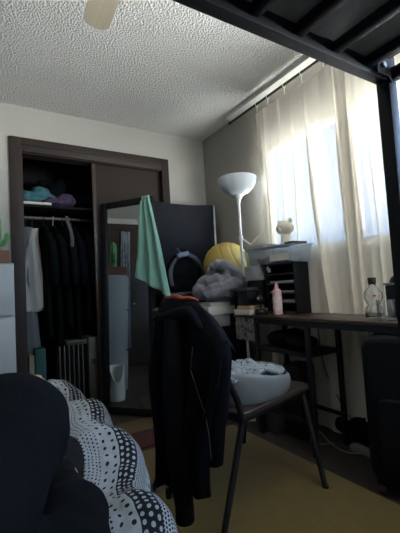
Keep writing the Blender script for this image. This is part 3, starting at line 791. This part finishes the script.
# desk rack of shelves
rk = thing('shelf_rack', (1.80, 1.80, DZ), 'black desktop shelf rack of five slots carrying the clear bin', 'rack')
rx0, rx1, ry0, ry1, rz1 = 1.70, 1.833, 1.635, 1.905, 1.088
for y in (ry0, ry1 - .012): build('side_panel', B().box(rx0, rx1, y, y + .012, DZ, rz1, .002), M_blkplastic, rk)
build('back_panel', B().box(rx1 - .006, rx1, ry0 + .012, ry1 - .012, DZ, rz1), M_blkplastic, rk)
for i in range(6):
    z = DZ + .004 + i * (rz1 - DZ - .014) / 5
    build('shelf', B().box(rx0 + .002, rx1 - .006, ry0 + .012, ry1 - .012, z, z + .008), mat('rack_shelf', (.035, .036, .042), .35), rk)
for i in (1, 2, 3):
    z = DZ + .012 + i * (rz1 - DZ - .014) / 5
    o = build('paper_stack', B().box(rx0 + .012, rx1 - .02, ry0 + .02, ry1 - .03, z, z + .010 + .005 * (i % 2)), M_greybox, smooth=False)
    tag(o, ['', 'thin grey paper stack in the second slot from the rack base', 'thicker grey paper stack in the middle slot of the rack', 'thin grey paper stack in the second slot from the rack top'][i] if i != 2 else 'grey paper stack in the middle slot of the black rack', 'papers', 'papers in the desk rack')
o = build('paper_tag', B().box(rx0 - .004, rx0 - .002, 1.845, 1.875, 1.035, 1.062).box(rx0 - .004, rx0 - .002, 1.862, 1.885, 1.05, 1.075), M_paper, smooth=False); tag(o, 'small white paper tag stuck at the rack top edge', 'tag')
# stand for the other half of the bin
o = build('file_box', B().box(1.66, 1.815, 1.935, 2.06, DZ, .985, .004), M_blkplastic); tag(o, 'black file box on the desk left of the rack', 'box')
o = build('carton', B().box(1.65, 1.82, 1.93, 2.065, .985, 1.088, .004), M_greybox); tag(o, 'grey carton on the black file box below the clear bin', 'box')
bn = thing('plastic_bin', (1.74, 1.86, 1.088), 'clear plastic bin of odds and ends on top of the black rack', 'bin')
bx0, bx1, by0, by1, bz0, bz1 = 1.645, 1.835, 1.595, 2.06, 1.0885, 1.195
def binwall(): 
    b = B(); 
    def loop(z, e): return [(bx0 - e, by0 - e, z), (bx1 + e, by0 - e, z), (bx1 + e, by1 + e, z), (bx0 - e, by1 + e, z)]
    rings = [[b.b.verts.new(V(p)) for p in loop(z, e)] for z, e in ((bz0, -.012), (bz1, 0), (bz1, .008), (bz1 + .006, .008), (bz1 + .006, -.004), (bz0 + .004, -.016))]
    for A, C in zip(rings, rings[1:]):
        for k in range(4): b.b.faces.new((A[k], A[(k + 1) % 4], C[(k + 1) % 4], C[k]))
    b.b.faces.new(rings[0][::-1]); b.b.faces.new(rings[-1]); return b
build('tub', binwall(), M_bin, bn, smooth=False)
build('label_card', B().box(bx0 - .010, bx0 - .0075, 1.61, 1.78, 1.10, 1.145), M_paper, bn, smooth=False)
for i, (y, c, w, h) in enumerate([(2.0, (.16, .22, .20), .05, .05), (1.9, (.35, .16, .15), .045, .04), (1.82, (.12, .15, .22), .05, .05), (1.71, (.4, .4, .38), .05, .045)]):
    o = build('pouch', B().box(1.675, 1.80, y - w, y + w * .8, 1.094, 1.094 + h, .012), mat('pouch%d' % i, c, .6))
    tag(o, ['dark green pouch at the lamp end inside the clear bin', 'dull red pouch second from the lamp inside the clear bin', 'navy pouch third from the lamp inside the clear bin', 'light grey pouch at the window end inside the clear bin'][i], 'pouch', 'pouches in the clear bin')
o = build('notebook', B().box(1.66, 1.80, 1.86, 2.06, 1.2025, 1.22, .003).box(1.665, 1.795, 1.865, 2.05, 1.22, 1.233, .003), M_greybox); tag(o, 'grey notebook lying across the clear bin by the lamp', 'notebook')
o = build('tablet', B().box(1.67, 1.80, 1.60, 1.675, 1.2025, 1.216, .003), mat('dark_slate', (.06, .065, .07), .4)); tag(o, 'dark flat case lying on the bin end by the curtain', 'case')
o = build('lid', B().box(1.655, 1.82, 1.69, 1.85, 1.202, 1.207, .002), M_stripe_lid); tag(o, 'small pale lid on the clear bin under the bear', 'lid')
bear = thing('toy_bear', (1.73, 1.715, 1.208), 'cream white toy bear figure standing on the clear bin', 'toy')
c = V((1.73, 1.715, 1.208))
build('bear_body', B().lathe([(0, 0), (.034, 0), (.037, .01), (.030, .05), (.024, .075), (0, .08)], c, 24).ball(c + V((-.03, -.005, .05)), (.013, .012, .028)), M_bear, bear)
hd = build('bear_head', B().ball(c + V((0, 0, .108)), (.054, .066, .046), 28).ball(c + V((-.045, .008, .095)), (.018, .024, .017), 16), M_bear, bear)
for s in (-1, 1): build('ear', B().ball(c + V((.0, s * .046, .150)), (.011, .018, .017), 16), M_bear, hd)
for s in (-1, 1): build('eye', B().ball(c + V((-.05, s * .020 + .006, .112)), .004, 10), M_ink, hd)
build('nose', B().ball(c + V((-.062, .008, .10)), (.004, .006, .004), 10), M_ink, hd)

# small things on the desk
pb = thing('squeeze_bottle', (1.66, 1.78, DZ), 'pink squeeze bottle with tapered cap on the desk', 'bottle')
build('bottle_body', B().lathe([(0, 0), (.027, 0), (.030, .006), (.0295, .10), (.030, .135), (.026, .158), (.014, .168), (0, .168)], (1.655, 1.755, DZ), 28), M_pinkb, pb)
build('cap', B().lathe([(0, .166), (.0145, .166), (.014, .178), (.009, .192), (.006, .206), (0, .207)], (1.655, 1.755, DZ), 20), mat('pink_cap', (.70, .38, .42), .4), pb)
build('wrap_label', B().lathe([(.0306, .03), (.0306, .115)], (1.655, 1.755, DZ), 28), mat('pale_pink_label', (.78, .62, .62), .5, nscale=30, namt=.3), pb)
gd = thing('webcam', (1.60, 1.86, DZ), 'small black round gadget on a stand beside the pink bottle', 'gadget')
build('foot', B().lathe([(0, 0), (.042, 0), (.045, .02), (.036, .035), (0, .04)], (1.60, 1.86, DZ), 24), M_blkplastic, gd)
build('stem', B().tube([(1.60, 1.86, DZ + .03), (1.605, 1.862, DZ + .075)], .010, 10), M_blkplastic, gd)
build('eye_housing', B().ball((1.605, 1.865, DZ + .098), (.03, .032, .032), 20), M_blkplastic, gd)
build('lens', B().ball((1.578, 1.856, DZ + .104), (.008, .012, .012), 12), mat('lens_grey', (.2, .22, .24), .15), gd)
o = build('notepad', B().box(1.538, 1.70, 1.905, 2.075, DZ, DZ + .035, .003), M_boxw); tag(o, 'thick white pad at the near end of the desk', 'pad')
o = build('wallet', B().box(1.55, 1.68, 1.91, 2.06, DZ + .035, DZ + .06, .008), M_tan); tag(o, 'tan leather pouch lying on the white pad', 'pouch')
o = build('laptop', B().box(1.55, 1.80, 1.935, 2.24, .92, .938, .004), mat('laptop_shell', (.05, .052, .06), .35)); tag(o, 'dark closed laptop lying level beside the grey hoodie', 'laptop')
o = build('book_stack_box', B().box(1.56, 1.66, 1.94, 2.05, .815, .92, .003), M_blkplastic); tag(o, 'small black box propping the laptop above the tan pouch', 'box')
for (x0, x1, y0, y1, z0, z1, m, lb) in [(1.44, 1.62, 2.24, 2.42, .66, .75, M_greybox, 'grey carton lowest of the stack on the storage unit'),
                                         (1.42, 1.66, 2.225, 2.42, .75, .812, M_boxw, 'white carton in the middle of the stack beside the desk end'),
                                         (1.44, 1.63, 2.23, 2.41, .812, .845, M_paper, 'small pale box topmost of the stack beside the desk end')]:
    tag(build('carton', B().box(x0, x1, y0, y1, z0, z1, .003), m), lb, 'box', 'stacked cartons by the desk')

# glass bottle and mug
gb = thing('glass_bottle', (1.66, 1.085, DZ), 'clear glass bottle with round body and dark red cap', 'bottle')
GC = (1.66, 1.085, DZ)
prof = [(0, .001), (.036, .001), (.041, .006), (.043, .03), (.038, .055), (.026, .066), (.033, .078), (.0425, .098), (.044, .112), (.040, .130), (.028, .148), (.017, .158), (.0165, .176),
        (.0145, .176), (.015, .158), (.026, .146), (.037, .129), (.041, .112), (.0395, .098), (.030, .08), (.023, .066), (.035, .054), (.040, .03), (.038, .012), (0, .010)]
build('glass_body', B().lathe(prof, GC, 40), M_glass, gb, smooth='all')
build('cap', B().lathe([(0, .174), (.019, .174), (.0195, .198), (.018, .202), (0, .202)], GC, 24), M_redcap, gb)
hp = []
for k in range(24):
    t = 2 * PI * k / 24; hp.append((16 * math.sin(t) ** 3 / 16 * .0075, (13 * math.cos(t) - 5 * math.cos(2 * t) - 2 * math.cos(3 * t) - math.cos(4 * t)) / 16 * .0075))
vd = V((-GC[0], -GC[1], 0)).normalized(); sd = V((vd.y, -vd.x, 0)) * -1
cc = V(GC) + V((0, 0, .113)) + vd * .0455
build('heart_mark', B().poly([cc + sd * (x + .006) + V((0, 0, y)) for x, y in hp], vd * .0012), M_heart, gb, smooth=False)
mg = thing('glass_mug', (1.60, .985, DZ), 'clear glass mug with a handle beside the glass bottle', 'mug')
MC = (1.60, .985, DZ)
build('mug_body', B().lathe([(0, .001), (.036, .001), (.040, .006), (.042, .095), (.0395, .095), (.0375, .012), (0, .010)], MC, 36), M_mug, mg, smooth='all')
hd_ = V((-.52, .85, 0)).normalized() * 1
build('handle', B().tube([V(MC) + hd_ * (.040 + .028 * math.sin(a)) + V((0, 0, .05 + .03 * math.cos(a))) for a in [PI * i / 12 for i in range(13)]], .0045, 10), M_mug, mg, smooth='all')
ap = thing('printer', (1.74, .88, DZ), 'black boxy machine on the desk behind the glass mug', 'machine')
build('housing', B().box(1.715, 1.833, .72, 1.055, DZ, .915, .006), M_blkplastic, ap)
build('top_plate', B().box(1.71, 1.834, .715, 1.06, .915, .925, .002), mat('grey_edge', (.16, .17, .18), .35), ap)
build('dome', B().lathe([(.058, .925), (.058, .938), (.048, .955), (.024, .966), (0, .969)], (1.772, .995, 0), 32), M_blkplastic, ap)
build('tower', B().box(1.72, 1.825, .80, .93, .925, 1.035, .006), mat('dark_brown_plastic', (.03, .024, .024), .5), ap)

# ------------------------------------------------------------------ hoodie heap
b = B()
for c, r in [((1.57, 2.30, .93), (.16, .12, .10)), ((1.50, 2.34, .96), (.10, .10, .09)), ((1.65, 2.27, 1.01), (.11, .10, .09)), ((1.58, 2.33, 1.06), (.09, .08, .08)), ((1.44, 2.34, .93), (.07, .08, .07)), ((1.70, 2.24, .93), (.08, .08, .05)), ((1.56, 2.35, .91), (.13, .07, .05))]:
    b.ball(c, r)
b.tube([(1.40, 2.23, .89), (1.44, 2.20, .91), (1.52, 2.18, .93), (1.58, 2.17, .97), (1.66, 2.16, .98), (1.74, 2.15, .95)], [.035, .045, .05, .05, .04, .03], 12)
b.tube([(1.52, 2.25, 1.13), (1.56, 2.21, 1.12), (1.62, 2.19, 1.08), (1.68, 2.18, 1.05)], [.035, .045, .045, .04], 12)
b.tube([(1.43, 2.26, .99), (1.50, 2.22, 1.02), (1.55, 2.2, .99), (1.60, 2.18, .90)], [.03, .042, .042, .04], 12)
for pts, r_ in (([(1.47, 2.24, 1.10), (1.50, 2.21, 1.13), (1.55, 2.20, 1.12), (1.58, 2.19, 1.06), (1.55, 2.185, 1.0), (1.49, 2.19, .99)], .026),
                ([(1.40, 2.24, .92), (1.43, 2.19, .96), (1.49, 2.165, .965), (1.55, 2.16, .93), (1.60, 2.15, .90)], .022),
                ([(1.41, 2.22, .885), (1.46, 2.18, .90), (1.53, 2.165, .90), (1.58, 2.16, .885)], .020),
                ([(1.60, 2.17, 1.09), (1.65, 2.15, 1.05), (1.69, 2.14, 1.0), (1.71, 2.13, .95)], .024),
                ([(1.56, 2.17, 1.02), (1.61, 2.145, 1.0), (1.66, 2.13, .96)], .020)):
    b.tube(pts, r_, 10)
hood = blob('hoodie', b, M_grey_fleece, vox=.008, disp=.014, dscale=.06, smooth=3)
tag(hood, 'grey fleece hoodie heaped beside the yellow ball', 'hoodie')

# ------------------------------------------------------------------ chair, jacket, cushion, cloth
RR, FR_, FL_, RL = V((.877, 1.174, 0)), V((1.418, 1.298, 0)), V((1.322, 1.70, 0)), V((.784, 1.575, 0))
fd = (FR_ - RR).normalized(); sd2 = (RL - RR).normalized()
ch = thing('chair', (1.08, 1.36, 0), 'dark metal legged chair at the desk wearing the black jacket', 'chair')
def seatfn(zb):
    n = 10; loop = []
    cs = [RR, FR_, FL_, RL]; cen = sum(cs, V()) / 4
    pts = []
    for i in range(4):
        a, p, c2 = cs[i - 1], cs[i], cs[(i + 1) % 4]
        r = .055
        d1 = (a - p).normalized() * r; d2 = (c2 - p).normalized() * r
        for k in range(6):
            t = k / 5; pts.append((p + d1) * (1 - t) ** 2 + p * 2 * t * (1 - t) + (p + d2) * t * t)
    return pts
sp = seatfn(0)
build('seat', B().poly([p + V((0, 0, .418)) for p in sp], (0, 0, .028)), M_seat, ch, mods=[('BEVEL', dict(width=.008, segments=3, limit_method='ANGLE'))])
build('seat_frame', B().tube([p + V((0, 0, .408)) for p in [RR.lerp(FL_, .06), FR_.lerp(RL, .06), FL_.lerp(RR, .06), RL.lerp(FR_, .06), RR.lerp(FL_, .06)]], .011, 10), M_black, ch)
TR_, TL_ = V((.690, 1.168, .868)), V((.624, 1.395, .874))
A_ = V((.751, 1.175, 0)); B_ = V((1.338, 1.19, 0)); C_ = V((1.345, 1.80, 0)); D_ = V((.68, 1.65, 0))
for foot, top in ((A_, RR.lerp(FL_, .08)), (B_, FR_.lerp(RL, .08)), (C_, FL_.lerp(RR, .08)), (D_, RL.lerp(FR_, .08))):
    lg = build('leg', B().tube([foot + V((0, 0, .008)), top + V((0, 0, .41))], [.0125, .0145], 12), M_black, ch)
    build('foot_cap', B().tube([foot, foot + V((0, 0, .022))], .0155, 12), M_blkplastic, lg)
build('back_post', B().tube([RR.lerp(FL_, .03) + V((0, 0, .41)), RR.lerp(FL_, .02) + V((-.02, 0, .50)), TR_.lerp(TL_, .02)], .0135, 12), M_black, ch)
build('back_post', B().tube([RL.lerp(FR_, .03) + V((0, 0, .41)), RL.lerp(FR_, .02) + V((-.02, 0, .50)), TL_.lerp(TR_, .02)], .0135, 12), M_black, ch)
lo_r, lo_l = RR.lerp(TR_, .52) + V((0, 0, .2)), RL.lerp(TL_, .52) + V((0, 0, .2))
build('backrest', B().grid(lambda u, v: lo_l.lerp(lo_r, u).lerp(TL_.lerp(TR_, u), v) + V((-.014 * math.sin(u * PI), 0, 0)), 12, 10), M_seat, ch, mods=[TH(.014)])

# jacket draped over the back: sheet from the seat side over the top rail and down outside
out = -fd                                     # away from the desk
al = (TL_ - TR_); al.z = 0; al.normalize()    # towards the left shoulder
def topline(u):
    # u: 0 = left (mirror side), 1 = right shoulder past the post
    p = V((.66, 1.25, 0)) + V((-.28, .96, 0)) * (.108 - .333 * u)
    z = .905 + .005 * math.sin(u * 9)
    if u > .58: z -= .158 * ((u - .58) / .42) ** 1.25
    if u < .06: z -= (.06 - u) * .8
    return V((p.x, p.y, z))
def hemz(u):
    z = .20 + .008 * math.sin(u * 23)
    if .24 < u < .33: z += .05
    if u > .5: z += .05 - .03 * math.sin((u - .5) * 2 * PI)
    return z
def jack(u, v):
    T = topline(u)
    lean = V((.17, .035, 0))                  # the back leans; lower down it comes forward
    if v < .22:
        q = v / .22; d = (1 - q) * lerp(.12, .03, sstep(.45, .75, u))
        return T - out * (.030 * math.cos(q * PI / 2)) - V((0, 0, d)) + fd * (d * .42)
    q = (v - .22) / .78
    drop = q * (T.z - hemz(u))
    o_ = .030 * math.sin(min(1, q * 8) * PI / 2) + .02 * q
    fold = .022 * sstep(.02, .5, q) * math.sin(u * 2 * PI * 3.2 + .8 + q) + .010 * math.sin(u * 41 + q * 3) * q + .012 * nz(u * 6, q * 4, 2)
    p = T + out * (o_ + fold) - V((0, 0, drop)) + fd * (drop * .012)
    p += al * (.075 * u * u * q + .012 * math.sin(q * 6 + u * 4))
    return p
jk = thing('jacket', TL_.lerp(TR_, .5) + V((-.06, 0, -.75)), 'black hooded jacket draped over the back of the chair', 'jacket')
build('shell', B().grid(jack, 110, 110), M_jacket, jk, smooth='all', mods=[TH(.012)])
def over(u, off, dz): 
    T = topline(u); return T + out * off + V((0, 0, dz))
build('collar_lining', B().tube([over(u, -.012, .012 + .003 * math.sin(u * 30)) for u in [.0 + .60 * i / 14 for i in range(15)]], [.007 + .008 * math.sin(PI * i / 14) for i in range(15)], 12, flat=.7), M_orange, jk, smooth='all')
build('hood', B().tube([over(u, .035, -.052 - .015 * math.sin(u * 8)) for u in [.04 + .72 * i / 16 for i in range(17)]], [.012 + .020 * math.sin(PI * i / 16) for i in range(17)], 14), M_jacket, jk, smooth='all')
# sleeves
def slv(pts, r): return B().tube(pts, r, 16, flat=.75)
s0 = topline(.40) + out * .10
s0 = topline(.42) + out * .06
p0 = [s0 + V((0, 0, -.06)), s0 + out * .012 + V((.0, 0, -.30)), s0 + out * .012 + V((.0, -.01, -.52)), s0 + V((.005, .0, -.68)), s0 + V((.008, .0, -.745))]
sl = build('sleeve', slv(p0, [.03, .042, .042, .038, .033]), M_jacket, jk, smooth='all')
build('cuff', B().tube([p0[-1] + V((0, 0, .02)), p0[-1] + V((0, 0, -.035))], .034, 14), M_blkcloth, sl)
s1 = topline(.99)
p1 = [s1 + V((0, 0, .015)), s1 + V((-.004, .008, -.06)), s1 + V((-.012, .03, -.18)), s1 + V((-.02, .055, -.30)), s1 + V((-.024, .07, -.42))]
sl = build('sleeve', slv(p1, [.018, .03, .034, .034, .03]), M_jacket, jk, smooth='all')
pp = [V((.696, 1.128, .746)), V((.691, 1.143, .669)), V((.70, 1.115, .59)), V((.708, 1.086, .523)), V((.711, 1.074, .45)), V((.712, 1.072, .38))]
build('piping', B().tube([p + out * .062 for p in pp], .0014, 6), mat('grey_piping', (.09, .095, .105), .6), jk)
build('toggle', B().box(-.012, .012, -.01, .01, -.02, .02, .005, mtx=Matrix.Translation(topline(.10) + out * .03 + V((0, 0, -.735)))), M_blkplastic, jk)

# grey moulded seat cushion
cu = (RR + FR_ + FL_ + RL) / 4
def cush(u, v):
    # u around, v from the floor of the shell to the rim
    a = u * 2 * PI; ca, sa = math.cos(a), math.sin(a)
    ax_, bx_ = .225, .185
    r = lerp(.0, 1.0, min(1, v * 2.2)) * (.90 + .12 * math.sin(PI * clamp((v - .38) / .75)) ** .8)
    rim = .078 + .016 * max(0, ca) ** 2 + .045 * max(0, -sa) * max(0, -ca + .35) - .02 * math.exp(-((a - R(325)) / .35) ** 2) + .03 * max(0, -ca)
    z = .447 + rim * sstep(.38, 1.0, v)
    e = 1 if abs(ca) < 1e-9 else 1
    p = cu + fd * (ax_ * r * math.copysign(abs(ca) ** .8, ca)) + sd2 * (bx_ * r * math.copysign(abs(sa) ** .8, sa)) - fd * .035 - sd2 * .02
    return V((p.x, p.y, z))
o = build('seat_cushion', B().grid(cush, 72, 30, closed_u=True), M_cushion, smooth='all', mods=[TH(.016), SUB(1)])
tag(o, 'grey moulded scoop shaped seat cushion on the chair', 'cushion')
def clo(u, v):
    p = cu + fd * lerp(-.25, .13, u) + sd2 * lerp(-.15, .15, v)
    z = .555 + .025 * nz(u * 3.2, v * 3, 1) + .018 * nz(u * 8, v * 8, 7) + .012 * math.sin(u * 13 + v * 6) - .03 * sstep(.75, 1, u) + .045 * sstep(.55, 0, u) * v
    return V((p.x, p.y, z))
o = build('cloth', B().grid(clo, 60, 50), M_print, smooth='all', mods=[TH(.022)]); tag(o, 'crumpled white cloth with black lines in the grey cushion', 'cloth')

# ------------------------------------------------------------------ suitcase
su = thing('suitcase', (1.68, .86, 0), 'large black upright suitcase beside the desk', 'suitcase')
Ms = Matrix.Translation((1.462, 1.045, 0)) @ Matrix.Rotation(R(-75), 4, 'Z')
# local: x along the wide face (towards the camera right), y = depth, z up
def rrect(x0, x1, z0, z1, r, n=8):
    pts = []
    for cx, cz, a0 in ((x1 - r, z0 + r, -90), (x1 - r, z1 - r, 0), (x0 + r, z1 - r, 90), (x0 + r, z0 + r, 180)):
        for i in range(n + 1):
            a = R(a0 + 90 * i / n); pts.append((cx + r * math.cos(a), cz + r * math.sin(a)))
    return pts
SW, SH, SD = .46, .70, .28
ol = rrect(0, SW, .055, SH, .075)
build('shell', B().poly([Ms @ V((x, 0, z)) for x, z in ol], Ms.to_3x3() @ V((0, SD, 0))), M_suit, su, mods=[('BEVEL', dict(width=.03, segments=4, limit_method='ANGLE', angle_limit=R(60)))])
pk = build('front_pocket', B().poly([Ms @ V((x, -.018, z)) for x, z in rrect(.06, SW - .06, .12, SH * .62, .04)], Ms.to_3x3() @ V((0, .03, 0))), M_suit, su, mods=[('BEVEL', dict(width=.01, segments=2, limit_method='ANGLE', angle_limit=R(60)))])
build('zip', B().tube([Ms @ V((x, SD * .5, z)) for x, z in [(p[0] + (.004 if p[0] > SW / 2 else -.004), p[1]) for p in rrect(0, SW, .055, SH + .003, .075)] + [(rrect(0, SW, .055, SH, .075)[0])]], .006, 6), M_blkplastic, su)
build('side_handle', B().tube([Ms @ V(p) for p in ((.0, SD * .5, .50), (-.022, SD * .5, .485), (-.022, SD * .5, .42), (0, SD * .5, .405))], .011, 8), M_blkplastic, su)
build('carry_handle', B().tube([Ms @ V(p) for p in ((.16, SD * .5, SH - .003), (.17, SD * .5, SH + .02), (.29, SD * .5, SH + .02), (.30, SD * .5, SH - .003))], .011, 8), M_blkplastic, su)
for x in (.045, SW - .045):
    for y in (.04, SD - .04):
        c = Ms @ V((x, y, .026)); axd = Ms.to_3x3() @ V((1, 0, 0))
        w = build('wheel', B().tube([c - axd * .014, c + axd * .014], .026, 20), M_redwheel, su)
        build('wheel_housing', B().box(x - .024, x + .024, y - .024, y + .024, .045, .075, .006, mtx=Ms), M_blkplastic, w)

# ------------------------------------------------------------------ cables and floor clutter by the wall
def wob(pts, n=40):
    out_ = []; P = [V(p) for p in pts]; P = [P[0]] + P + [P[-1]]
    for i in range(1, len(P) - 2):
        for k in range(n // (len(P) - 3)):
            t = k / (n // (len(P) - 3)); a, b_, c, d = P[i - 1:i + 3]
            out_.append(.5 * ((2 * b_) + (c - a) * t + (2 * a - 5 * b_ + 4 * c - d) * t * t + (3 * b_ - a - 3 * c + d) * t ** 3))
    out_.append(P[-2]); return out_
o = build('power_cable', B().tube(wob([(1.84, 1.60, .73), (1.845, 1.60, .55), (1.85, 1.57, .38), (1.85, 1.50, .25), (1.85, 1.42, .14), (1.83, 1.38, .06), (1.80, 1.36, .02)]), .003, 6), M_cabled); tag(o, 'thin dark cable trailing down the curtain below the desk', 'cable')
o = build('charging_cable', B().tube(wob([(1.74, 1.46, .012), (1.66, 1.52, .01), (1.60, 1.50, .05), (1.585, 1.48, .10), (1.62, 1.45, .11), (1.66, 1.42, .05), (1.70, 1.36, .012), (1.74, 1.30, .012), (1.78, 1.26, .02)], 60), .0035, 6), M_cable); tag(o, 'white cable looping on the floor by the desk leg', 'cable')
ps = thing('power_strip', (1.78, 1.24, 0), 'white power strip on the floor below the curtain', 'power strip')
build('strip_body', B().box(1.755, 1.805, 1.13, 1.37, 0, .035, .006), M_cable, ps)
for k in range(3): build('socket', B().lathe([(0, .036), (.015, .036), (.016, .033), (0, .033)], (1.78, 1.18 + .06 * k, 0), 16), M_greybox, ps)
b = B().ball((1.86, 1.30, .09), (.055, .16, .08)).ball((1.87, 1.14, .08), (.05, .1, .07)).ball((1.86, 1.46, .08), (.05, .08, .06))
tag(blob('bag', b, M_blkcloth, vox=.014, disp=.03, dscale=.07, smooth=4), 'black soft bag slumped on the floor against the window wall', 'bag')
o = build('carton', B().box(1.135, 1.20, 2.10, 2.20, .0, .60, .003), M_blkplastic); tag(o, 'slim black carton standing between mirror and storage unit', 'box')
o = build('snack_packet', B().box(1.137, 1.195, 2.11, 2.18, .60, .645, .01), M_gold); tag(o, 'small ochre packet on the slim black carton beside the jacket', 'packet')

# ------------------------------------------------------------------ light
w = bpy.data.worlds.new('World'); S.world = w; w.use_nodes = True
nt = w.node_tree; n = N(nt); bg = nt.nodes['Background']
tc = n.new('ShaderNodeTexCoord'); sx = n.new('ShaderNodeSeparateXYZ'); n.link(tc.outputs['Generated'], sx.inputs[0])
rp = n.new('ShaderNodeValToRGB'); cr = rp.color_ramp
cr.elements[0].position = 0; cr.elements[0].color = (.86, .88, .86, 1)
cr.elements[1].position = 1; cr.elements[1].color = (.016, .022, .032, 1)
for p_, c_ in ((.47, (.95, .95, .92, 1)), (.50, (.10, .16, .25, 1)), (.68, (.07, .115, .20, 1)), (.80, (.03, .042, .06, 1))):
    e_ = cr.elements.new(p_); e_.color = c_
n.link(n.m('MULTIPLY_ADD', sx.outputs[2], .5, .5), rp.inputs[0])
n.link(rp.outputs[0], bg.inputs['Color'])
bg.inputs['Strength'].default_value = 30.0
def portal(name, loc, rot, sx_, sy_):
    l = bpy.data.lights.new(name, 'AREA'); l.shape = 'RECTANGLE'; l.size = sx_; l.size_y = sy_; l.cycles.is_portal = True
    o = bpy.data.objects.new(name, l); COL.objects.link(o); o.location = loc; o.rotation_euler = rot
for i, (a, c) in enumerate(WINS): portal('window_portal', (XR + .08, (a + c) / 2, (SILL + HEAD) / 2), (0, R(90), 0), HEAD - SILL, c - a)

# ------------------------------------------------------------------ camera
yaw, pitch, roll = .551354, .061358, -.057242
fw = V((math.sin(yaw) * math.cos(pitch), math.cos(yaw) * math.cos(pitch), math.sin(pitch)))
r = V((math.cos(yaw), -math.sin(yaw), 0)); u = r.cross(fw)
c_, s_ = math.cos(roll), math.sin(roll)
r, u = r * c_ + u * s_, u * c_ - r * s_
cam = bpy.data.cameras.new('camera'); cam.sensor_fit = 'HORIZONTAL'; cam.sensor_width = 36; cam.lens = 361.235 / 400 * 36; cam.clip_start = .02
co = bpy.data.objects.new('camera', cam); COL.objects.link(co)
co.matrix_world = Matrix(((r.x, u.x, -fw.x, 0), (r.y, u.y, -fw.y, 0), (r.z, u.z, -fw.z, .95), (0, 0, 0, 1)))
S.camera = co
vs = S.view_settings; vs.view_transform = 'Standard'; vs.look = 'None'; vs.gamma = 1; vs.use_curve_mapping = False
vs.exposure = 1.0
S.cycles.use_denoising = True
S.cycles.max_bounces = 12; S.cycles.diffuse_bounces = 6; S.cycles.transparent_max_bounces = 16
S.cycles.sample_clamp_indirect = 6
